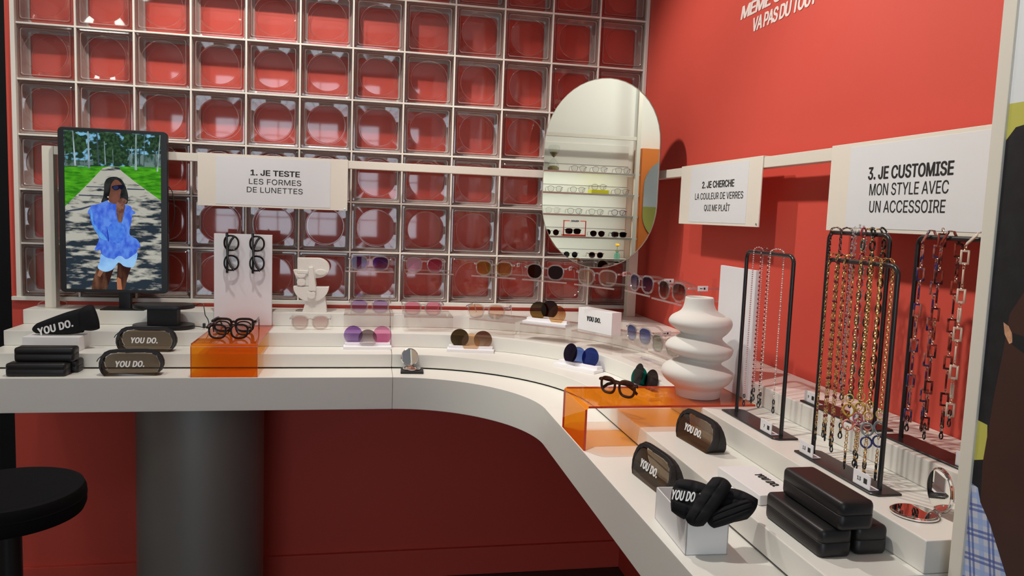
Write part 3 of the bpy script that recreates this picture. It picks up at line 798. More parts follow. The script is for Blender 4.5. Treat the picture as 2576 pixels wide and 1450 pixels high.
# ------------------------------------------------------------------ left end: screen, charger, pouches, cases
sc = thing('digital_screen', 'portrait digital screen showing a woman in a blue blouse on a park path', 'screen', (0.368, -0.120, Z3))
SX, SZ = 0.368, Z3
MB().prism([(p[0], p[1]) for p in (lambda w_, h_, r_: [(w_ / 2 - r_ + r_ * math.cos(R(90 * i + t_)), h_ / 2 - r_ + r_ * math.sin(R(90 * i + t_))) if i == 0 else
      ((-w_ / 2 + r_ + r_ * math.cos(R(90 + t_)), h_ / 2 - r_ + r_ * math.sin(R(90 + t_))) if i == 1 else ((-w_ / 2 + r_ + r_ * math.cos(R(180 + t_)), -h_ / 2 + r_ + r_ * math.sin(R(180 + t_))) if i == 2 else
      (w_ / 2 - r_ + r_ * math.cos(R(270 + t_)), -h_ / 2 + r_ + r_ * math.sin(R(270 + t_))))) for i in range(4) for t_ in (0, 22, 45, 68, 90)])(0.363, 0.589, 0.016)],
      0, 0.024, 0.003, 2, M=frame_m((0, 0.0, 0.330 - SZ), (1, 0, 0), (0, 0, 1), (0, -1, 0))).build('housing', black_plastic, sc)
MB().box2((0.005, 0.002, 0.002), (0.045, 0.03, 0.13), 0.003).build('stand_pole', black_plastic, sc)
MB().box2((-0.05, -0.03, 0.0), (0.10, 0.06, 0.004), 0.001).build('stand_foot', black_plastic, sc)
MB().tube([(0.178, 0.004, 0.46), (0.192, 0.002, 0.44), (0.199, 0.0, 0.40), (0.201, 0.0, 0.36), (0.196, 0.001, 0.32), (0.186, 0.004, 0.29), (0.176, 0.006, 0.28)], 0.0016, 8).build('cable', black_plastic, sc)
SW, SH = 0.320, 0.564
def s1(x, y):
    u = (x - 147) / 1513.0; return (u, (310 + y / 6.303 - 330 - 12 * u) / 396.0)
def s2(x, y):
    u = (x - 135) / 1332.0; return (u, (520 + y / 5.576 - 330 - 12 * u + 10 * u * (y / 1160)) / 396.0)
pic = MB(); PM = []
LAY = [0]
def soft(pts, n=4):
    out = []; N_ = len(pts)
    for i in range(N_):
        p0, p1_, p2_, p3 = pts[i - 1], pts[i], pts[(i + 1) % N_], pts[(i + 2) % N_]
        for k in range(n):
            u = k / n
            out.append(tuple(0.5 * (2 * p1_[c] + (p2_[c] - p0[c]) * u + (2 * p0[c] - 5 * p1_[c] + 4 * p2_[c] - p3[c]) * u * u + (3 * p1_[c] - p0[c] - 3 * p2_[c] + p3[c]) * u ** 3) for c in range(2)))
    return out
SOFT = [False]
def pl(col, pts, **k):
    if SOFT[0]: pts = soft(pts)
    m = emit('screen_pixels', col, k.pop('st', 0.86), **k); PM.append(m); LAY[0] += 1
    y = -0.0242 - LAY[0] * 0.00001
    pic.poly([((min(1, max(0, u)) - 0.5) * SW, y, 0.330 - SZ + (0.5 - min(1, max(0, v))) * SH) for u, v in pts], len(PM) - 1)
def srgb(r, g, b_): return tuple((c / 255 / 12.92 if c / 255 < 0.04045 else ((c / 255 + 0.055) / 1.055) ** 2.4) for c in (r, g, b_))
pl(srgb(150, 205, 232), [(0, 0), (1, 0), (1, 0.25), (0, 0.25)], col2=srgb(110, 175, 220), scale=(8, 8, 8))
tree = srgb(32, 52, 38); tree2 = srgb(62, 92, 60); sky = srgb(130, 190, 225)
def crown(pts, lo=0.52, hi=0.60, st=0.86): pl(tree, pts, col2=tree2, scale=(90, 90, 90), lo=0.4, hi=0.65, st=st)
pl(srgb(38, 60, 46), [(0, 0), (1, 0), (1, 0.23), (0, 0.23)], col2=sky, scale=(38, 38, 55), lo=0.50, hi=0.60, detail=8)
crown([s1(150, 130), s1(230, 115), s1(330, 170), s1(480, 260), s1(500, 400), s1(420, 480), s1(300, 460), s1(150, 500)])
crown([s1(690, 160), s1(900, 150), s1(980, 230), s1(1000, 330), s1(900, 350), s1(720, 320)])
crown([s1(560, 440), s1(620, 370), s1(760, 350), s1(1000, 350), s1(1080, 440), s1(1140, 540), s1(1130, 640), s1(600, 640)])
crown([s1(1090, 180), s1(1320, 190), s1(1400, 270), s1(1350, 420), s1(1120, 420), s1(1050, 360)])
crown([s1(1500, 250), s1(1660, 200), s1(1660, 430), s1(1560, 470), s1(1480, 400)])
pl(srgb(96, 118, 112), [s1(150, 590), s1(600, 600), s1(600, 670), s1(150, 690)], col2=srgb(50, 75, 55), scale=(60, 60, 60))
pl(srgb(110, 135, 130), [s1(1150, 520), s1(1660, 500), s1(1660, 720), s1(1150, 690)], col2=srgb(45, 75, 60), scale=(70, 60, 40))
pl(srgb(48, 122, 26), [(0, 0.228), (0.45, 0.212), (1, 0.205), (1, 1), (0, 1)], col2=srgb(92, 185, 40), scale=(30, 30, 110), lo=0.35, hi=0.7)
pl(srgb(186, 184, 172), [s1(830, 695), s1(1000, 700), s1(1030, 760), s1(1200, 900), s1(1410, 1060), s1(1660, 1240), (1, 1), (0, 1), s1(147, 1310), s1(500, 970), s1(740, 720)],
   col2=srgb(44, 54, 64), scale=(17, 17, 62), lo=0.47, hi=0.60, detail=7, slope=-0.38, z0=0.36)
for x0, x1, y0, y1, wd, c in ((285, 315, 110, 685, 26, (176, 196, 202)), (520, 528, 130, 720, 34, (150, 172, 182)), (655, 680, 150, 670, 26, (66, 82, 92)), (770, 785, 300, 665, 20, (150, 172, 178)), (1270, 1262, 190, 755, 36, (158, 182, 186)),
                             (1330, 1320, 300, 690, 20, (60, 78, 84)), (1405, 1390, 190, 710, 14, (96, 118, 122)), (1655, 1606, 190, 780, 26, (178, 196, 200)), (1200, 1198, 380, 685, 16, (136, 156, 158)), (900, 906, 430, 665, 10, (136, 156, 158)), (160, 170, 450, 680, 14, (110, 130, 134)), (1580, 1570, 330, 715, 16, (80, 100, 104)), (1160, 1165, 450, 680, 10, (120, 140, 142)), (460, 462, 490, 680, 12, (110, 128, 130))):
    pl(srgb(*c), [s1(x0 - wd / 3, y0), s1(x0 + wd / 3, y0), s1(x1 + wd / 2, y1), s1(x1 - wd / 2, y1)], col2=srgb(*[int(q_ * 0.72) for q_ in c]), scale=(60, 60, 20))
dark = srgb(70, 78, 92)
for p_ in ([s1(160, 1380), s1(400, 1340), s1(560, 1300), s1(560, 1320), s1(400, 1375), s1(160, 1400)], [s1(480, 1000), s1(760, 1010), s1(760, 1025), s1(480, 1015)], [s1(360, 1130), s1(740, 1150), s1(740, 1168), s1(360, 1150)], [s1(1120, 1040), s1(1400, 1055), s1(1400, 1072), s1(1120, 1062)]):
    pl(dark, p_)
SKN = srgb(104, 68, 54); SKD = srgb(52, 30, 26)
# legs, shorts, blouse, head, hand
pl(SKD, [s2(560, 860), s2(500, 1020), s2(478, 1160), s2(690, 1160), s2(800, 840)], col2=srgb(120, 82, 62), scale=(26, 26, 8))
pl(SKD, [s2(850, 780), s2(832, 1000), s2(835, 1160), s2(940, 1160), s2(980, 1000), s2(1040, 830)], col2=srgb(92, 60, 46), scale=(26, 26, 8))
pl(srgb(176, 112, 80), [s2(845, 980), s2(832, 1010), s2(836, 1160), s2(905, 1160), s2(890, 1010)])
pl(srgb(150, 104, 80), [s2(590, 870), s2(560, 960), s2(600, 980), s2(650, 900)])
SOFT[0] = True
pl(srgb(126, 176, 240), [s2(640, 640), s2(600, 760), s2(568, 845), s2(620, 890), s2(690, 905), s2(780, 870), s2(860, 775), s2(930, 825), s2(1020, 845), s2(1085, 815), s2(1118, 620), s2(900, 560)], col2=srgb(158, 206, 250), scale=(14, 14, 14))
pl(srgb(62, 98, 216), [s2(545, 0), s2(472, 60), s2(480, 180), s2(520, 300), s2(590, 430), s2(556, 540), s2(528, 590), s2(560, 615), s2(606, 600), s2(625, 660), s2(700, 710), s2(760, 720), s2(800, 732), s2(850, 690), s2(905, 690), s2(970, 732), s2(1060, 680), s2(1115, 640), s2(1130, 590), s2(1172, 545), s2(1120, 455), s2(1020, 385), s2(1045, 220), s2(1060, 60), s2(1010, -10), s2(800, -40)],
   col2=srgb(98, 146, 238), scale=(46, 46, 30), lo=0.4, hi=0.62)
pl(srgb(62, 98, 214), [s1(545, 1320), s1(560, 1300), s1(660, 1285), s1(790, 1225), s1(830, 1260), s1(950, 1290), s1(1010, 1340), s1(1130, 1310), s1(1195, 1380), s1(1200, 1460), s1(540, 1460)], col2=srgb(98, 140, 236), scale=(46, 46, 30), lo=0.4, hi=0.62)
pl(srgb(100, 170, 236), [s2(478, 60), s2(505, 70), s2(530, 240), s2(680, 420), s2(690, 470), s2(600, 420), s2(505, 260)], col2=srgb(80, 140, 232), scale=(40, 40, 40))
pl(srgb(92, 152, 236), [s2(860, 210), s2(760, 240), s2(712, 330), s2(720, 440), s2(800, 495), s2(880, 500), s2(960, 400), s2(930, 260)], col2=srgb(66, 108, 226), scale=(42, 42, 30), lo=0.35, hi=0.6)
pl(srgb(38, 62, 160), [s2(705, 330), s2(715, 330), s2(730, 470), s2(715, 470)])
pl(SKN, [s2(850, -20), s2(840, 60), s2(860, 200), s2(910, 220), s2(940, 100), s2(960, -20)], col2=srgb(140, 108, 92), scale=(30, 30, 12))
hair = srgb(24, 26, 28); hair2 = srgb(50, 52, 50)
pl(hair, [s1(925, 855), s1(1020, 890), s1(1080, 970), s1(1125, 1100), s1(1135, 1200), s1(1110, 1290), s1(1000, 1260), s1(830, 1225), s1(712, 1260), s1(740, 1170), s1(755, 1060), s1(765, 950), s1(820, 875)], col2=hair2, scale=(50, 50, 30))
pl(SKN, [s1(930, 905), s1(1000, 930), s1(1055, 1010), s1(1030, 1060), s1(1010, 1150), s1(1000, 1210), s1(945, 1285), s1(850, 1260), s1(825, 1200), s1(850, 1090), s1(870, 980)], col2=srgb(124, 80, 66), scale=(30, 30, 30))
pl(srgb(20, 24, 44), [s1(880, 1010), s1(960, 990), s1(1060, 985), s1(1070, 1020), s1(1030, 1060), s1(1000, 1045), s1(970, 1065), s1(915, 1065)])
pl(srgb(44, 50, 84), [s1(900, 1015), s1(960, 1000), s1(985, 1020), s1(960, 1055), s1(915, 1055)])
pl(srgb(120, 66, 66), [s1(985, 1155), s1(1012, 1165), s1(1000, 1185), s1(980, 1180)])
pl(srgb(142, 100, 86), [s1(1040, 1195), s1(1105, 1225), s1(1110, 1255), s1(1065, 1320), s1(1050, 1420), s1(960, 1430), s1(945, 1310), s1(970, 1240)], col2=srgb(104, 68, 56), scale=(60, 60, 60))
pl(srgb(210, 205, 200), [s1(808, 1165), s1(830, 1170), s1(826, 1185), s1(808, 1182)])
pic.build('screen_image', PM, sc, smooth=False, recalc=False)

ch = thing('charging_stand', 'black two-tier oval charging stand in front of the digital screen', 'charging stand', (0.5555, -0.225, Z2))
def stad_xy(w_, d_): return [(p[1], p[0]) for p in stadium(d_, w_)][::-1]
MB().prism(stad_xy(0.208, 0.120), 0.0, 0.015, 0.002, 2).build('base_disc', black_plastic, ch)
MB().box((0, 0.0, 0.045), (0.100, 0.055, 0.062), 0.002).build('column', black_matt, ch)
MB().prism(stad_xy(0.208, 0.120), 0.0745, 0.0875, 0.002, 2).build('top_disc', black_plastic, ch)
MB().prism(stad_xy(0.192, 0.104), 0.0875, 0.0882, 0).build('pad', pm('dark_grey_pad', (0.05, 0.05, 0.048), 0.35), ch)
MB().tube([(0.104, 0.0, 0.082), (0.120, 0.01, 0.090), (0.132, 0.01, 0.088), (0.137, 0.0, 0.070), (0.142, -0.01, 0.050), (0.151, -0.01, 0.036), (0.156, -0.015, 0.022), (0.150, -0.02, 0.010), (0.142, -0.02, 0.006), (0.125, -0.02, 0.010), (0.104, -0.01, 0.010)], 0.0017, 8).build('cable', black_plastic, ch)
MB().box((0.140, -0.018, 0.013), (0.010, 0.008, 0.018), 0.002, M=None).build('plug', black_plastic, ch)

bx = thing('gift_box', 'low white lidded box under the black cloth pouch at the left end', 'box', (0.251, -0.3585, Z1))
MB().box((0, 0, 0.0235), (0.172, 0.092, 0.047), 0.0015).build('box', card_box, bx)
po = thing('cloth_pouch', 'black padded cloth pouch with white lettering lying aslant on the low white box', 'pouch', (0.270, -0.357, Z1 + 0.0475))
def inflated(poly, n, th, quilt=None):
    """closed cushion over a four-sided outline: (bottom left, bottom right, top right, top left) in x, z"""
    bl, br, tr, tl = [Vector((p[0], 0, p[1])) for p in poly]
    t = bmesh.new(); gf = []; gb = []
    for i in range(n + 1):
        rf, rb = [], []
        for j in range(n + 1):
            u, v_ = i / n, j / n
            a_, b_ = 2 * u - 1, 2 * v_ - 1
            uu, vv = (a_ * math.sqrt(1 - 0.28 * b_ * b_) + 1) / 2, (b_ * math.sqrt(1 - 0.28 * a_ * a_) + 1) / 2
            p = (bl * (1 - uu) + br * uu) * (1 - vv) + (tl * (1 - uu) + tr * uu) * vv
            e = (1 - abs(2 * u - 1) ** 4) * (1 - abs(2 * v_ - 1) ** 4)
            h = th * (e ** 0.5)
            if quilt: h *= quilt(u, v_)
            edge = i in (0, n) or j in (0, n)
            a = t.verts.new((p.x, -h, p.z)); rf.append(a)
            rb.append(a if edge else t.verts.new((p.x, h, p.z)))
        gf.append(rf); gb.append(rb)
    for i in range(n):
        for j in range(n):
            t.faces.new((gf[i][j], gf[i + 1][j], gf[i + 1][j + 1], gf[i][j + 1]))
            try: t.faces.new((gb[i][j], gb[i][j + 1], gb[i + 1][j + 1], gb[i + 1][j]))
            except ValueError: pass
    return t
m_ = MB(); m_.merge(inflated([(-0.095, 0.001), (0.075, 0.001), (0.093, 0.108), (-0.092, 0.036)], 14, 0.016, lambda u, v_: 1 - 0.15 * (abs((u * 3) % 1 - 0.5) < 0.06)), 0)
m_.build('body', black_cloth, po, ang=70, wn=False)
m2 = MB(); m2.merge(inflated([(0.050, 0.012), (0.122, 0.016), (0.098, 0.110), (0.046, 0.088)], 10, 0.019), 0); m2.build('flap', black_cloth, po, ang=70, wn=False)
text_obj('lettering', 'YOU DO.', white_ink, po, width=0.106, height=0.024, bold=0.045, shear=0.18, spacing=1.08, M=Matrix.Translation((-0.012, -0.0176, 0.016)) @ Matrix.Rotation(R(17), 4, Vector((0, -1, 0))) @ front_m((0, 0, 0)))

def hard_case(label, loc, a=0.0, L_=0.170, D_=0.056, H_=0.047):
    c = thing('glasses_case', label, 'glasses case', loc, a, 'black hard glasses cases')
    def rr(ins, z, r=0.010):
        w_, d_ = L_ / 2 - ins, D_ / 2 - ins; r = max(0.003, r - ins)
        return [((w_ - r) * sx + r * math.cos(R(a0_ + t_)), (d_ - r) * sy + r * math.sin(R(a0_ + t_)), z) for sx, sy, a0_ in ((1, 1, 0), (-1, 1, 90), (-1, -1, 180), (1, -1, 270)) for t_ in (0, 18, 36, 54, 72, 90)]
    hs = H_ * 0.52
    MB().loops([rr(0.006, 0), rr(0.0025, 0.0012), rr(0.0007, 0.004), rr(0, 0.008), rr(0, hs - 0.0008), rr(0.0006, hs)], cap0=True, cap1=True).build('base', black_case, c, wn=False, ang=60)
    MB().loops([rr(0.0009, hs), rr(0.0009, hs + 0.0012)]).build('seam', dark_gap, c, wn=False)
    MB().loops([rr(0.0006, hs + 0.001), rr(0, hs + 0.0018), rr(0, H_ - 0.009), rr(0.0008, H_ - 0.005), rr(0.0028, H_ - 0.002), rr(0.006, H_ - 0.0006), rr(0.010, H_)], cap0=True, cap1=True).build('lid', black_case, c, wn=False, ang=60)
    return c
hard_case('black hard glasses case in front of another at the left end, bottom of its pile', (0.263, -0.532, Z0), 0, 0.172, 0.052, 0.042)
hard_case('black hard glasses case at the left end, lower one at the back of its pile', (0.280, -0.4725, Z0), 0, 0.172, 0.056, 0.042)
hard_case('black hard glasses case lying on top of the pile at the left end', (0.279, -0.508, Z0 + 0.0425), 0, 0.172, 0.056, 0.045)
hard_case('black hard glasses case, lower left of the pile on the right counter', (1.9855, -2.018, Z1), PI / 2, 0.166, 0.056, 0.046)
hard_case('black hard glasses case, lower right of the pile on the right counter', (2.050, -2.014, Z1), PI / 2, 0.166, 0.056, 0.046)
hard_case('black hard glasses case lying across two others on the right counter', (2.010, -2.028, Z1 + 0.0465), PI / 2, 0.166, 0.060, 0.046)

# smoky zip pouches
def smoky_pouch(label, loc, a=0.0, sc=1.0):
    s = thing('zip_pouch', label, 'pouch', loc, a, 'smoky see-through zip pouches'); s.scale = (sc,) * 3
    H = 0.080
    half = [(0.076, 0.0), (0.0865, 0.012), (0.093, 0.028), (0.0935, 0.042), (0.089, 0.058), (0.080, 0.070), (0.066, 0.077), (0.045, 0.080), (0.02, 0.0805)]
    out = half + [(-x_, z_) for x_, z_ in half[::-1]]
    dep = lambda z_: 0.006 + 0.021 * (1 - z_ / H) ** 0.9 if z_ < H else 0.006
    def side(f_, sg_): return [(x_ * f_, sg_ * dep(z_), 0.0006 + (z_ - 0.0) * (1 if f_ == 1 else 0.5 + 0.5 * f_) + (0.0 if f_ == 1 else 0.0)) for x_, z_ in out]
    F, Bk = side(1, -1), side(1, 1)
    Fi = [(x_ * 0.90, -dep(z_) - 0.0008, z_ * 0.86 + 0.001 if z_ > 0.02 else z_ + 0.001) for x_, z_ in out]
    Bi = [(x_, -y_, z_) for x_, y_, z_ in Fi]
    t = MB()
    t.poly(Fi[::-1]); t.poly(Bi)
    t.poly([F[0], Bk[0], Bk[-1], F[-1]])
    for q_ in (F, Bk):       # outer clear welt along the bottom corners
        for i in (0, len(out) - 2):
            I = Fi if q_ is F else Bi
            t.poly([q_[i], q_[i + 1], I[i + 1], I[i]])
    t.build('vinyl_body', smoke, s, smooth=False)
    z = MB(); n = len(out)
    rnd = random.Random(3)
    for i in range(n - 1):
        z.poly([F[i], F[i + 1], Bk[i + 1], Bk[i]])
        if 0 < i < n - 2:
            k0 = 1 + 0.05 * rnd.random(); k1 = 1 + 0.05 * rnd.random()
            for q_, I in ((F, Fi), (Bk, Bi)):
                z.poly([q_[i], q_[i + 1], tuple(I[i + 1][c] * (k1 if c != 1 else 1) for c in range(3)), tuple(I[i][c] * (k0 if c != 1 else 1) for c in range(3))])
    zb = z.build('zip_band', black_matt, s, smooth=False)
    MB().tube([(x_, 0, z_ + 0.0015) for x_, z_ in out[1:-1]], 0.0022, 6).build('zip', black_plastic, zb)
    MB().tube([(-0.090, 0, 0.060), (-0.098, -0.004, 0.052), (-0.102, -0.006, 0.044)], 0.0014, 6).build('zip_pull', black_plastic, zb)
    text_obj('lettering', 'YOU DO.', white_ink, s, width=0.083, height=0.0185, bold=0.045, shear=0.18, spacing=1.08, M=Matrix.Translation((-0.002, -0.0225, 0.029)) @ Matrix.Rotation(R(-12), 4, 'X') @ front_m((0, 0, 0)))
    return s
smoky_pouch('smoky brown zip pouch with white lettering on the lower step before the charging stand', (0.541, -0.385, Z1), R(-2))
smoky_pouch('smoky brown zip pouch with white lettering at the front edge of the left countertop', (0.534, -0.525, Z0), R(3))
smoky_pouch('smoky brown zip pouch on the lower step just right of the right orange riser', (2.024, -1.530, Z1), R(-84), 0.86)
smoky_pouch('smoky brown zip pouch on the countertop right behind the open white box', (1.884, -1.630, Z0), R(-85), 0.92)

# compact mirrors
def compact(label, loc, a, r=0.034, open_=80):
    c = thing('compact_mirror', label, 'compact mirror', loc, a)
    MB().lathe([(r * 0.9, 0), (r, 0.0015), (r, 0.004), (r * 0.94, 0.0052), (r * 0.90, 0.0048)], 40, (0, 0, 0)).build('base', chrome, c)
    MB().lathe([(r * 0.88, 0.0046), (r * 0.88, 0.0054)], 40).build('glass', mirror_m, c)
    M = Matrix.Translation((0, r, 0.005)) @ Matrix.Rotation(R(180 - open_) * -1, 4, 'X') @ Matrix.Translation((0, r, -0.0))
    M = Matrix.Translation((0, r, 0.005)) @ Matrix.Rotation(R(90 + (80 - open_)), 4, 'X') @ Matrix.Translation((0, r, 0))
    MB().lathe([(r * 0.9, -0.0052), (r, -0.004), (r, -0.0015), (r * 0.94, 0), (r * 0.90, -0.0002)], 40, M=M).build('lid', chrome, c)
    MB().lathe([(r * 0.88, 0.0), (r * 0.88, 0.0007)], 40, M=M).build('glass', mirror_m, c)
    MB().tube([(-0.008, r + 0.001, 0.004), (0.008, r + 0.001, 0.004)], 0.003, 8).build('hinge', chrome, c)
    return c
cb = thing('compact_box', 'small black tray under the open compact mirror in the middle of the counter', 'tray', (1.430, -0.495, Z0), R(-3))
MB().box((0, 0, 0.0045), (0.078, 0.074, 0.009), 0.001).build('tray', black_matt, cb)
compact('round chrome compact mirror standing open on a black tray on the curved counter', (1.429, -0.492, Z0 + 0.0092), R(9), 0.031, 90)
compact('round chrome compact mirror lying open at the right end beside the cream post', (2.140, -2.072, Z2), R(-100), 0.036, 80)

# open white box with the puffer pouches, white lid
ob = thing('open_box', 'open white carton holding black puffer pouches at the front of the right counter', 'box', (1.8445, -1.885, Z0), R(-3))
w_, l_, h_, t_ = 0.074, 0.158, 0.060, 0.0018
o_ = MB(); o_.box((0, 0, t_ / 2), (w_, l_, t_)); o_.box((-w_ / 2 + t_ / 2, 0, h_ / 2), (t_, l_, h_)); o_.box((w_ / 2 - t_ / 2, 0, h_ / 2), (t_, l_, h_)); o_.box((0, -l_ / 2 + t_ / 2, h_ / 2), (w_, t_, h_)); o_.box((0, l_ / 2 - t_ / 2, h_ / 2), (w_, t_, h_))
o_.build('carton', card_box, ob, smooth=False)
def quilt(u, v_): return 0.78 + 0.22 * min(1.0, abs(math.sin(PI * 3 * v_)) * 2.2) * min(1.0, abs(math.sin(PI * 2 * u)) * 3 + 0.3)
def puffer(label, loc, c, quads):
    ex = Vector((0.902, -0.431, 0)).normalized(); n_ = Vector((-0.36, -0.754, 0.55)).normalized(); up = ex.cross(-n_).normalized()
    p_ = thing('puffer_pouch', label, 'pouch', (0, 0, 0)); p_.matrix_world = frame_m(loc, ex, -n_, up)
    for nm, q_, th, dy in quads:
        m_ = MB(); m_.merge(inflated([((x_ - c[0]) * 0.00067, -(y_ - c[1]) * 0.00067) for x_, y_ in q_], 18, th, quilt), 0, Matrix.Translation((0, dy, 0)))
        m_.build(nm, black_cloth, p_, ang=80, wn=False)
    return p_
p1 = puffer('black quilted puffer pouch with a buttoned flap and white lettering, left in the open box', (1.826, -1.938, -0.098), (1745, 1265),
            [('body', [(1682, 1305), (1770, 1330), (1800, 1222), (1690, 1208)], 0.022, 0.0), ('flap', [(1716, 1328), (1768, 1342), (1842, 1218), (1786, 1198)], 0.017, -0.021)])
MB().sphere((0.009, -0.0335, 0.002), 0.0042, 2, s=(1, 0.5, 1)).build('button', black_plastic, p1)
text_obj('lettering', 'YOU DO', white_ink, p1, width=0.037, height=0.016, bold=0.045, shear=0.40, spacing=1.05, M=Matrix.Translation((-0.0185, -0.0212, -0.008)) @ front_m((0, 0, 0)))
p2 = puffer('black quilted puffer pouch gaping open, right in the open box', (1.882, -1.968, -0.100), (1845, 1285),
            [('body', [(1790, 1336), (1884, 1312), (1912, 1254), (1824, 1228)], 0.017, 0.004), ('flap', [(1794, 1354), (1896, 1300), (1884, 1258), (1774, 1316)], 0.014, -0.013)])
ld = thing('box_lid', 'flat white carton lid with black print lying on the lower step, right counter', 'box', (2.010, -1.812, Z1), R(2))
MB().box((0, 0, 0.010), (0.080, 0.158, 0.020), 0.003).build('lid', card_box, ld)
logo(ld, 0.066, flat_m((0.010, -0.008, 0.0201), R(-90)), ink)

# ------------------------------------------------------------------ chain stands
def chain_stand(label, x, y, z, top):
    s = thing('chain_stand', label, 'chain stand', (x, y, z), 0, 'black wire chain stands')
    pts = [(-0.0275, -0.112), (-0.0175, -0.1225), (0.0275, -0.1225), (0.0275, 0.112), (0.0175, 0.1225), (-0.0275, 0.1225)]
    MB().prism(pts, 0, 0.004, 0.0008, 1).build('base', black_metal, s)
    h = top - z; w_ = 0.100; r = 0.016
    path = [(0, w_, 0.003), (0, w_, h * 0.5), (0, w_, h - r)] + [(0, w_ - r + r * math.cos(PI / 2 * k / 5), h - r + r * math.sin(PI / 2 * k / 5)) for k in range(1, 6)]
    path += [(0, -w_ + r - r * math.sin(PI / 2 * k / 5), h - r + r * math.cos(PI / 2 * k / 5)) for k in range(0, 6)] + [(0, -w_, h * 0.5), (0, -w_, 0.003)]
    MB().tube(path, 0.0044, 10).build('frame', black_metal, s)
    return s
chain_stand('black wire stand with pearl chains beside the vase', 2.149, -1.556, Z2, 0.309)
chain_stand('black wire stand at the back on the upper step, hung with brown and crystal chains', 2.2795, -1.676, Z3, 0.361)
chain_stand('black wire stand in front, hung with gold bead and ring chains', 2.149, -1.8745, Z2, 0.311)
chain_stand('black wire stand with rectangular tortoise chains next to the cream post', 2.287, -1.945, Z3, 0.361)
def price_tag(label, x, y, z, txt, w_=0.046, a=0.0):
    t = thing('price_tag', label, 'price tag', (x, y, z), a, 'white price holders')
    MB().box((0, 0, 0.0135), (0.0025, w_, 0.025), 0.001).box((0.0085, 0, 0.001), (0.0185, w_, 0.002), 0.0008).build('holder', card_white, t)
    if txt: text_obj('lettering', txt, ink, t, height=0.0065, bold=0.006, M=side_m((-0.00126, 0.006, 0.010)), depth=0.0002)
    MB().box((-0.00135, -0.011, 0.0135), (0.0004, 0.009, 0.009), 0).build('printed_mark', ink, t)
    return t
price_tag('white price tag reading 7 on the stand base beside the vase', 2.127, -1.632, Z2 + 0.0042, '7')
price_tag('white price tag reading 13 at the far end of the front stand base', 2.127, -1.786, Z2 + 0.0042, '13')
price_tag('white price tag reading 13 at the near end of the front stand base', 2.126, -1.958, Z2 + 0.0042, '13')
price_tag('white price tag reading 9 at the far end of the back stand base', 2.258, -1.585, Z3 + 0.0042, '9')
price_tag('white price tag reading 9 at the near end of the back stand base', 2.258, -1.752, Z3 + 0.0042, '9')
price_tag('white price tag on the stand base next to the cream post', 2.266, -2.030, Z3 + 0.0042, '')

# ------------------------------------------------------------------ chains
def resample(path, step):
    out = []; acc = 0.0; nxt = 0.0
    for a, b_ in zip(path, path[1:]):
        a, b_ = Vector(a), Vector(b_); L_ = (b_ - a).length
        if L_ < 1e-9: continue
        d = (b_ - a) / L_
        while nxt <= acc + L_:
            out.append((a + d * (nxt - acc), d)); nxt += step
        acc += L_
    return out
def link(mb, p, d, ln, wd, r, k, mi, n=9, flat=False):
    n1 = Vector((0, 1, 0)) if k % 2 == 0 else Vector((1, 0, 0))
    n1 = (n1 - d * n1.dot(d)).normalized()
    pts = [p + d * (ln / 2 * math.cos(2 * PI * q_ / n)) + n1 * (wd / 2 * math.sin(2 * PI * q_ / n)) for q_ in range(n)]
    mb.tube(pts, r, 4 if r < 0.0015 else 6, True, mi)
def rect_link(mb, p, d, ln, wd, th, ang, mi):
    n1 = Vector((math.sin(ang), math.cos(ang), 0)); n1 = (n1 - d * n1.dot(d)).normalized(); n2 = d.cross(n1)
    M = frame_m(p, n1, n2, d)
    t_ = 0.0035
    for sx in (-1, 1): mb.box((sx * (wd / 2 - t_ / 2), 0, 0), (t_, th, ln), 0.0006, 1, mi, M)
    for sz in (-1, 1): mb.box((0, 0, sz * (ln / 2 - t_ / 2)), (wd - 2 * t_, th, t_), 0.0, 1, mi, M)
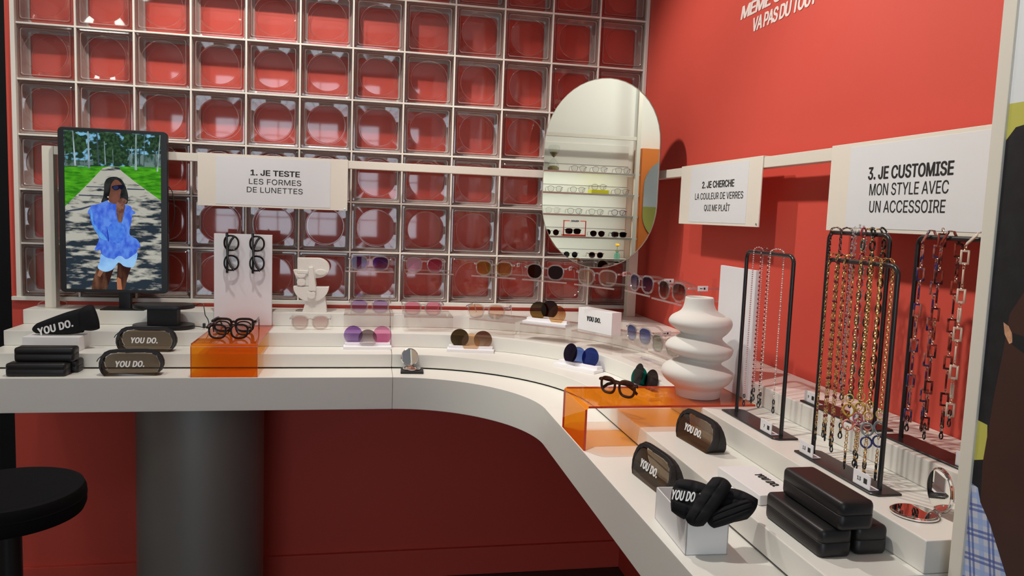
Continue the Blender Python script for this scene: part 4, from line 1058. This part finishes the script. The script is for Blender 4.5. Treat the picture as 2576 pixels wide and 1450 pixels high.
def chain(label, kind, xc, zb, ya, yb, za, zc, mats, rings_=None, gap=0.0065, loop_m=None):
    th = thing('glasses_chain', label, 'glasses chain', (xc, ya, zb), 0, 'glasses chains on the black stands')
    LL = 0.030                                 # length of the black end loop
    A = [(-gap, 0, za + LL - zb), (-gap, 0, 0.0)]
    arc_ = [(-gap * math.cos(PI * q_ / 8), (yb - ya) * q_ / 8, 0.0065 * math.sin(PI * q_ / 8) + 0.0005) for q_ in range(1, 8)]
    B = [(gap, yb - ya, 0.0), (gap, yb - ya, zc + LL - zb)]
    path = A + arc_ + B
    mb = MB()
    if kind == 'pearl':
        for i, (p, d) in enumerate(resample(path, 0.0050)): mb.sphere(p, 0.0021, 1, i % len(mats))
    elif kind == 'fine':
        for i, (p, d) in enumerate(resample(path, 0.0064)): link(mb, p, d, 0.0088, 0.0054, 0.00085, i, 0, 8)
    elif kind == 'bead':
        for i, (p, d) in enumerate(resample(path, 0.0062)):
            if i % 3 == 2: mb.sphere(p, 0.0026, 1, 1 + (i // 3) % (len(mats) - 1), (1, 1, 1.4))
            else: link(mb, p, d, 0.0084, 0.0042, 0.00085, i, 0, 7)
    elif kind == 'crystal':
        for i, (p, d) in enumerate(resample(path, 0.0230)):
            for q_ in range(7):
                a_ = q_ * 2.4; mb.sphere(p + Vector((0.0042 * math.cos(a_), 0.0042 * math.sin(a_), (q_ - 3) * 0.0024)), 0.0027, 1, 0)
            link(mb, p + d * 0.0115, d, 0.014, 0.006, 0.0009, i, 0, 8)
    elif kind == 'biglink':
        for i, (p, d) in enumerate(resample(path, 0.0130)):
            if i % 2 == 0: link(mb, p, d, 0.0200, 0.0110, 0.0019, i // 2, 1 + (i // 2) % (len(mats) - 1), 12)
            else:
                link(mb, p + d * 0.002, d, 0.0075, 0.0055, 0.0010, i // 2 + 1, 0, 8); link(mb, p - d * 0.002, d, 0.0075, 0.0055, 0.0010, i // 2, 0, 8)
    elif kind == 'rect':
        for i, (p, d) in enumerate(resample(path, 0.0335)):
            if abs(d.z) < 0.5 or p.z > -0.008: continue
            rect_link(mb, p, d, 0.0250, 0.0145, 0.0030, [-0.85, 0.45, -0.6, 0.75][i % 4], 1)
            link(mb, p + d * 0.0150, d, 0.0062, 0.0050, 0.0008, i, 0, 8); link(mb, p + d * 0.0190, d, 0.0062, 0.0050, 0.0008, i + 1, 0, 8)
        for y_ in (0.0, yb - ya):            # the two top links lean together over the bar
            sgn = 1 if y_ == 0 else -1
            p = Vector((-gap if y_ == 0 else gap, y_ + sgn * (yb - ya) * 0.22, -0.004)); d = Vector((0.25 if y_ == 0 else -0.25, sgn * (yb - ya) * 18, 1)).normalized()
            rect_link(mb, p, d, 0.0260, 0.0110, 0.0028, 0.5, 1)
        link(mb, Vector((0, (yb - ya) * 0.5, 0.0085)), Vector((0, 1, 0)), 0.010, 0.0075, 0.0009, 1, 0, 10)
    elif kind == 'rings':
        for i, (p, d) in enumerate(resample(path, 0.0066)):
            zz = p.z + zb
            if any(abs(zz - rz) < rr + 0.001 for rz, rr, rm in rings_): continue
            link(mb, p, d, 0.0092, 0.0056, 0.00085, i, 0, 8)
        for sgn, yy in ((-1, 0.0), (1, yb - ya)):
            for q_, (rz, rr, rm) in enumerate(rings_):
                c = Vector((sgn * gap, yy, rz - zb + sgn * 0.003)); a_ = -0.95 + 0.4 * (q_ % 2) + (0.25 if sgn > 0 else 0)
                n1 = Vector((math.sin(a_), math.cos(a_), 0))
                mb.tube([c + Vector((0, 0, 1)) * (rr * 1.1 * math.cos(2 * PI * k / 18)) + n1 * (rr * math.sin(2 * PI * k / 18)) for k in range(18)], rr * 0.20, 6, True, rm)
    mb.build('links', mats, th, ang=60, wn=False)
    lm = loop_m or black_plastic
    for sgn, yy, zz in ((-1, 0.0, za), (1, yb - ya, zc)):
        e = MB(); x0 = sgn * gap; z0 = zz - zb; rd = random.uniform(-0.5, 0.5)
        n1 = Vector((math.sin(rd), math.cos(rd), 0))
        c = Vector((x0, yy, z0 + 0.0055))
        e.tube([c + Vector((0, 0, 1)) * 0.0055 * math.cos(2 * PI * k / 12) + n1 * 0.0034 * math.sin(2 * PI * k / 12) for k in range(12)], 0.0013, 6, True)
        e.sphere((x0, yy, z0 + 0.0125), 0.0030, 1, s=(1, 1, 1.2))
        c2 = Vector((x0, yy, z0 + 0.0245))
        e.tube([c2 + Vector((0, 0, 1)) * 0.0052 * math.cos(2 * PI * k / 12) + n1 * 0.0030 * math.sin(2 * PI * k / 12) for k in range(12)], 0.0013, 6, True)
        l_ = e.build('end_loop', lm, th, ang=60, wn=False)
        MB().lathe([(0.0022, 0), (0.0026, 0.0012), (0.0022, 0.0024), (0.0026, 0.0036), (0.0022, 0.0048)], 8, (x0, yy, z0 + 0.0150)).build('coil', silver if kind in ('pearl', 'rect') else gold, l_, ang=60, wn=False)
    return th
XA, ZA = 2.149, 0.3135
chain('pink pearl chain hanging nearest the white board on the pearl stand', 'pearl', XA, ZA, -1.499, -1.517, -0.052, -0.034, [pink_pearl])
chain('dark ruby bead chain between the pink and white pearl chains', 'pearl', XA, ZA, -1.532, -1.542, -0.036, -0.044, [ruby, silver])
chain('white pearl chain hanging nearest the right post of the pearl stand', 'pearl', XA, ZA, -1.572, -1.606, -0.030, -0.040, [white_pearl, silver])
XB, ZBr = 2.2795, 0.3655
chain('fine dark brown link chain at the far end of the back stand', 'fine', XB, ZBr, -1.590, -1.608, 0.042, 0.015, [brown_link])
chain('fine dark brown link chain second from the far end of the back stand', 'fine', XB, ZBr, -1.628, -1.648, 0.020, 0.034, [brown_link])
chain('clear crystal chain in the middle of the back stand', 'crystal', XB, ZBr, -1.674, -1.690, 0.006, 0.012, [crystal_bead, silver])
chain('green and red tortoise link chain on the back stand', 'biglink', XB, ZBr, -1.703, -1.716, -0.004, 0.006, [gold, tort_green, tort_red])
chain('black and gold large link chain at the near end of the back stand', 'biglink', XB, ZBr, -1.733, -1.750, 0.022, 0.014, [gold, tort_black])
XC, ZC = 2.149, 0.3155
chain('gold chain with amber beads at the far end of the front stand', 'bead', XC, ZC, -1.788, -1.800, -0.046, -0.043, [gold, amber_bead, ruby])
chain('gold chain with dark ruby beads second on the front stand', 'bead', XC, ZC, -1.812, -1.823, -0.032, -0.058, [gold, ruby])
chain('gold chain with red and amber beads third on the front stand', 'bead', XC, ZC, -1.836, -1.846, -0.042, -0.024, [gold, ruby, ruby, amber_bead])
rg1 = [(0.066, 0.0065, 1), (0.044, 0.0100, 2), (0.016, 0.0085, 3)]
rg2 = [(0.058, 0.0060, 1), (0.036, 0.0080, 4), (0.018, 0.0065, 3)]
rg3 = [(0.048, 0.0068, 1), (0.024, 0.0100, 5), (0.000, 0.0088, 6)]
RM = [gold, yellow_ring, ochre_ring, pink_ring, magenta_ring, grey_ring, blue_ring]
chain('thin gold chain with yellow, ochre and pink resin rings on the front stand', 'rings', XC, ZC, -1.884, -1.898, -0.070, -0.066, RM, rg1)
chain('thin gold chain with yellow and magenta resin rings on the front stand', 'rings', XC, ZC, -1.911, -1.922, -0.056, -0.073, RM, rg2)
chain('thin gold chain with yellow, grey and blue resin rings at the near end', 'rings', XC, ZC, -1.939, -1.953, -0.071, -0.067, RM, rg3)
XD, ZD = 2.287, 0.3655
chain('blue tortoise chain of rectangular links at the far end of its stand', 'rect', XD, ZD, -1.866, -1.888, -0.006, 0.000, [rose_gold, blue_tort])
chain('brown tortoise chain of rectangular links in the middle of its stand', 'rect', XD, ZD, -1.912, -1.938, -0.008, 0.000, [rose_gold, brown_tort])
chain('cream chain of rectangular links next to the cream post', 'rect', XD, ZD, -1.968, -2.024, 0.032, 0.020, [rose_gold, cream_resin])

# ------------------------------------------------------------------ stool, clear wire, poster
st = thing('bar_stool', 'black round bar stool at the lower left corner', 'stool', (0.405, -1.087, FLOOR))
zs = -0.345 - FLOOR
MB().lathe([(0.150, zs - 0.075), (0.166, zs - 0.070), (0.172, zs - 0.055), (0.172, zs - 0.020), (0.166, zs - 0.006), (0.150, zs - 0.0005), (0.0, zs)], 64, caps=(True, False)).build('seat', stool_m, st)
MB().lathe([(0.1725, zs - 0.036), (0.1735, zs - 0.034), (0.1725, zs - 0.032)], 64, caps=(False, False)).build('piping', stool_m, st)
MB().lathe([(0.055, zs - 0.085), (0.050, zs - 0.080), (0.050, zs - 0.074)], 32).lathe([(0.028, 0.02), (0.028, zs - 0.080)], 32).build('post', black_metal, st)
MB().lathe([(0.185, 0.0), (0.185, 0.008), (0.03, 0.024)], 48).build('base', black_metal, st)
MB().tube([(0.13 * math.cos(2 * PI * k / 40), 0.13 * math.sin(2 * PI * k / 40), 0.30) for k in range(40)], 0.009, 8, True).build('footrest', black_metal, st)
cw = MB()
for rr, zz in ((0.050, 0.0014), (0.046, 0.0036)):
    cw.tube([(0.145 + rr * math.cos(2 * PI * k / 32), -0.100 + 0.55 * rr * math.sin(2 * PI * k / 32) * 0.6, Z3 + zz + 0.012 * (1 + math.sin(2 * PI * k / 32))) for k in range(32)], 0.0006, 5, True)
tag(cw.build('clear_wire', clear('clear_wire', (0.8, 0.78, 0.76), 1.4, 0.1, haze=0.3, hazecol=(0.7, 0.66, 0.62)), None), 'thin coil of clear wire round the foot of the left rail post', 'wire')

pw = thing('portrait_poster', 'large portrait poster of a woman with black braids and a blue plaid shirt, right edge', 'poster', (2.112, -2.60, 0.2))
def plaid():
    m, nt, out = mat('plaid_print')
    b_ = nt.nodes.new('ShaderNodeBsdfPrincipled'); b_.inputs['Roughness'].default_value = 0.5
    tc = nt.nodes.new('ShaderNodeTexCoord'); mp = nt.nodes.new('ShaderNodeMapping'); mp.inputs['Rotation'].default_value = (R(10), 0, 0)
    nt.links.new(tc.outputs['Object'], mp.inputs[0])
    prev = None
    for sc_, thr, col, ph in ((9.0, 0.86, (0.30, 0.42, 0.72), 0.0), (9.0, 0.972, (0.05, 0.09, 0.34), 2.4), (9.0, 0.972, (0.05, 0.09, 0.34), 3.6)):
        for dr in ('Y', 'Z'):
            wv = nt.nodes.new('ShaderNodeTexWave'); wv.bands_direction = dr; wv.inputs['Scale'].default_value = sc_; wv.inputs['Phase Offset'].default_value = ph
            nt.links.new(mp.outputs[0], wv.inputs['Vector'])
            g_ = nt.nodes.new('ShaderNodeMath'); g_.operation = 'GREATER_THAN'; g_.inputs[1].default_value = thr
            nt.links.new(wv.outputs['Fac'], g_.inputs[0])
            mx = nt.nodes.new('ShaderNodeMix'); mx.data_type = 'RGBA'
            f2 = nt.nodes.new('ShaderNodeMath'); f2.operation = 'MULTIPLY'; f2.inputs[1].default_value = 0.75
            nt.links.new(g_.outputs[0], f2.inputs[0]); nt.links.new(f2.outputs[0], mx.inputs[0])
            if prev is None: mx.inputs[6].default_value = (0.55, 0.58, 0.68, 1)
            else: nt.links.new(prev, mx.inputs[6])
            mx.inputs[7].default_value = (*col, 1); prev = mx.outputs[2]
    nt.links.new(prev, b_.inputs['Base Color']); nt.links.new(b_.outputs[0], out.inputs[0])
    return m
p_lime = pm('lime_print', (0.52, 0.50, 0.10), 0.5); p_white = pm('pale_print', (0.74, 0.77, 0.79), 0.5); p_hair = pm('black_hair_print', (0.010, 0.010, 0.013), 0.5, var=0.8, vscale=45, bump=0.1, bscale=150)
p_skin = pm('brown_skin_print', (0.050, 0.018, 0.013), 0.5, var=0.35, vscale=9); p_blk = pm('black_print', (0.008, 0.010, 0.010), 0.5); p_gold = pm('gold_print', (0.50, 0.26, 0.15), 0.45, var=0.8, vscale=120)
PN = [0]
def pp(pts, name, m):
    PN[0] += 1; k = 0.9755; b_ = MB()
    t = bmesh.new(); d = 0.0022 + PN[0] * 0.00004
    q_ = [(-3.096 + (y_ + 3.096) * k + 2.60, 0.3732 + (z_ - 0.3732) * k - 0.2) for y_, z_ in pts]
    b_.prism([(a_, c_) for a_, c_ in q_], 0.0, d, 0, M=frame_m((0, 0, 0), (0, 1, 0), (0, 0, 1), (-1, 0, 0)) if False else Matrix(((0, 0, -1, 0), (1, 0, 0, 0), (0, 1, 0, 0), (0, 0, 0, 1))))
    b_.build(name, m, pw, smooth=False)
pp([(-2.165, 1.4), (-3.3, 1.4), (-3.3, 0.55), (-2.165, 0.55)], 'print_sky', p_white)
pp([(-2.165, 0.55), (-3.3, 0.55), (-3.3, -1.0), (-2.165, -1.0)], 'print_backdrop', p_lime)
pp([(-2.165, 0.48), (-2.190, 0.502), (-2.203, 0.517), (-2.216, 0.519), (-2.30, 0.57), (-2.45, 0.61), (-2.60, 0.57), (-2.72, 0.44), (-2.76, 0.2), (-2.74, -0.25), (-2.60, -0.3), (-2.3, -0.3), (-2.206, -0.02), (-2.165, -0.02), (-2.165, 0.04), (-2.2055, 0.055), (-2.2075, 0.085), (-2.2055, 0.105), (-2.165, 0.11)], 'print_hair', p_hair)
pp([(-2.243, 0.297), (-2.29, 0.37), (-2.42, 0.44), (-2.56, 0.38), (-2.64, 0.22), (-2.64, 0.02), (-2.57, -0.18), (-2.45, -0.28), (-2.32, -0.22), (-2.261, -0.089), (-2.227, -0.031), (-2.207, -0.007), (-2.204, 0.05), (-2.212, 0.15), (-2.219, 0.21), (-2.224, 0.265)], 'print_face', p_skin)
pp([(-2.165, 0.02), (-2.200, 0.012), (-2.207, -0.007), (-2.227, -0.031), (-2.261, -0.089), (-2.34, -0.26), (-2.5, -0.36), (-2.7, -0.3), (-2.9, -0.5), (-2.95, -1.0), (-2.165, -1.0)], 'print_shirt', plaid())
pp([(-2.215, 0.252), (-2.224, 0.248), (-2.230, 0.240), (-2.234, 0.228), (-2.228, 0.224), (-2.219, 0.236)], 'print_hinge', p_gold)
pp([(-2.231, 0.240), (-2.30, 0.232), (-2.30, 0.208), (-2.252, 0.216), (-2.233, 0.224)], 'print_temple', p_blk)
pp([(-2.30, 0.27), (-2.40, 0.28), (-2.45, 0.25), (-2.44, 0.19), (-2.38, 0.16), (-2.31, 0.18), (-2.295, 0.22)], 'print_lens', p_blk)

# ------------------------------------------------------------------ left wall, seen in the oval mirror
unit = thing('shelf_unit', 'white wall shelving unit with five lit glasses shelves, seen in the oval mirror', 'shelving', (-1.4, -1.0, FLOOR))
U0 = Vector((-1.4, -1.0, FLOOR))
def ub(a, b_, name, m, par=None):
    return MB().box2([a[i] - U0[i] for i in range(3)], [b_[i] - U0[i] for i in range(3)], 0.002).build(name, m, par or unit)
ub((-1.23, -1.690, FLOOR), (-1.195, -1.655, CEIL - 0.005), 'post', rail_white)
ub((-1.23, -0.20, FLOOR), (-1.195, -0.165, CEIL - 0.005), 'post', rail_white)
ub((-1.226, -1.655, 1.032), (-1.20, -0.20, 1.062), 'top_rail', rail_white)
ub((-1.3985, -1.655, FLOOR), (-1.385, -0.20, 1.0), 'back_panel', white_wall)
SHZ = (0.755, 0.578, 0.399, 0.215, 0.033)
for z in SHZ:
    o = ub((-1.384, -1.700, z - 0.012), (-1.203, -0.165, z), 'shelf', white_wall)
    ub((-1.203, -1.700, z - 0.015), (-1.199, -0.165, z + 0.001), 'shelf_lip', steel_lip, o)
    ub((-1.386, -1.655, z + 0.065), (-1.383, -0.20, z + 0.070), 'shelf_groove', grey_metal, o)
op = thing('orange_panel', 'orange wall panel behind the second oval mirror, seen in the corner mirror', 'wall panel', (-1.39, -2.15, FLOOR))
MB().box2((-0.008, -0.47, 0), (0.185, 0.44, 0.973 - FLOOR), 0.003).build('panel', orange_paint, op)
m2 = thing('oval_mirror', 'second oval mirror on the orange panel, seen reflected in the corner mirror', 'mirror', (0, 0, 0))
m2.matrix_world = frame_m((-1.198, -1.985, 0.54), (0, 1, 0), (0, 0, 1), (1, 0, 0))
MB().prism(stadium(0.50, 0.72), -0.0065, 0.0, 0.001, 1).build('backing', mirror_edge, m2)
MB().prism(stadium(0.494, 0.714), 0.0, 0.0006, 0).build('mirror_glass', mirror_m, m2)
wire_m = pm('dark_wire', (0.03, 0.027, 0.025), 0.35, metal=0.6)
navy_m = pm('navy_acetate', (0.03, 0.03, 0.12), 0.2)
wine_m = pm('wine_acetate', (0.12, 0.02, 0.02), 0.2)
ORD = ['first', 'second', 'third', 'fourth']
SHN = ['top', 'second', 'third', 'fourth', 'lowest']
def wg(yy, zi, fm, lm, shape, r, what, n, dz=0.0):
    return glasses('eyeglasses' if lm is demo_lens else 'sunglasses', '%s, %s from left on the %s mirrored shelf' % (what, ORD[n], SHN[zi]), 'glasses' if lm is demo_lens else 'sunglasses',
                   fm, lm, shape, r, (-1.245, yy, SHZ[zi] + 0.0012 + dz), PI / 2 + 0.12, 1.0, group='glasses on the mirrored wall shelves')
for n, yy in enumerate((-1.175, -1.358, -1.560)): wg(yy, 0, wire_m, demo_lens, ('soft_square', 'panto', 'soft_square')[n], 0.0011, 'thin dark metal glasses', n)
for n, yy in enumerate((-0.978, -1.173, -1.358, -1.560)): wg(yy, 1, wire_m, demo_lens, 'panto', 0.0011, 'thin dark metal glasses' if n != 2 else 'thin glasses on a yellow block', n, 0.0305 if n == 2 else 0)
for n, yy in enumerate((-0.968, -1.157, -1.343, -1.543)): wg(yy, 2, (clear_frame, wire_m, wire_m, navy_m)[n], demo_lens, 'panto', (0.0018, 0.0012, 0.0011, 0.0018)[n], ('clear framed glasses', 'thin dark glasses', 'thin metal glasses', 'navy framed glasses')[n], n)
for n, yy in enumerate((-0.967, -1.150, -1.364, -1.555)): wg(yy, 3, (black_acetate, black_acetate, wire_m, black_acetate)[n], L_dark, ('round', 'square', 'aviator', 'square')[n], (0.0014, 0.003, 0.0011, 0.003)[n], ('round black sunglasses', 'black sunglasses inside a red frame', 'dark aviator sunglasses', 'thick square black sunglasses')[n], n, 0.016 if n == 1 else 0)
for n, yy in enumerate((-1.138, -1.361)): wg(yy, 4, (wire_m, wine_m)[n], L_dark, ('round', 'panto')[n], (0.0013, 0.0024)[n], ('round black sunglasses', 'wine red framed sunglasses')[n], n)
yb_ = MB().box((-1.260, -1.358, SHZ[1] + 0.0162), (0.120, 0.150, 0.030), 0.001).build('display_block', yellow_block)
tag(yb_, 'yellow block under metal glasses on the second mirrored shelf', 'block')
rf = thing('open_sign', 'red open frame with a small lettered plate on the fourth mirrored shelf', 'sign', (-1.245, -1.155, SHZ[3] + 0.0012))
f_ = MB()
f_.box((0, 0, 0.0065), (0.06, 0.196, 0.013)); f_.box((0.026, 0.0945, 0.066), (0.008, 0.007, 0.128)); f_.box((0.026, -0.0945, 0.066), (0.008, 0.007, 0.128)); f_.box((0.026, 0, 0.1265), (0.008, 0.196, 0.007))
f_.build('frame', pm('red_plastic', (0.55, 0.05, 0.03), 0.4), rf, smooth=False)
pl_ = MB().box((0.031, 0, 0.1265), (0.003, 0.090, 0.020)).build('plate', card_white, rf)
text_obj('lettering', 'YOU DO', ink, pl_, width=0.068, height=0.013, bold=0.028, shear=0.2, spacing=0.86, M=frame_m((0.0326, 0, 0.120), (0, 1, 0), (0, 0, 1), (1, 0, 0)))
hg = thing('hourglass', 'large glass hourglass with brown sand at the left of the top mirrored shelf', 'hourglass', (-1.270, -0.962, SHZ[0] + 0.0012))
MB().lathe([(0.040, 0.0), (0.049, 0.006), (0.050, 0.025), (0.040, 0.062), (0.018, 0.092), (0.005, 0.104), (0.018, 0.118), (0.040, 0.148), (0.049, 0.180), (0.047, 0.200), (0.030, 0.208)], 32).build('glass', water_glass, hg, ang=60, wn=False)
MB().lathe([(0.038, 0.002), (0.046, 0.006), (0.047, 0.022), (0.030, 0.036), (0.0, 0.040)], 32, caps=(True, False)).lathe([(0.004, 0.108), (0.017, 0.120), (0.036, 0.146), (0.030, 0.152)], 32).build('sand', sand, hg)
vz = thing('bud_vase', 'small mint glass vase with one yellow flower on the lowest mirrored shelf', 'vase', (-1.250, -1.548, SHZ[4] + 0.0012))
MB().lathe([(0.022, 0), (0.025, 0.004), (0.024, 0.042), (0.012, 0.050), (0.014, 0.058)], 20).build('glass', mint_glass, vz)
stt = MB().tube([(0, 0, 0.004), (0.001, 0.001, 0.06), (0, 0, 0.106)], 0.0016, 6).build('stem', pm('green_stem', (0.03, 0.10, 0.02), 0.6), vz)
MB().tube([(0, -0.016, 0.064), (0, 0, 0.058), (0, 0.016, 0.066)], 0.0022, 5).build('leaf', bpy.data.materials['green_stem'], stt)
MB().sphere((0, 0, 0.116), 0.017, 2, s=(1, 1, 0.8)).lathe([(0.004, 0.103), (0.016, 0.112), (0.019, 0.124), (0.016, 0.128)], 14).build('flower', pm('yellow_petal', (0.75, 0.40, 0.02), 0.6), vz)
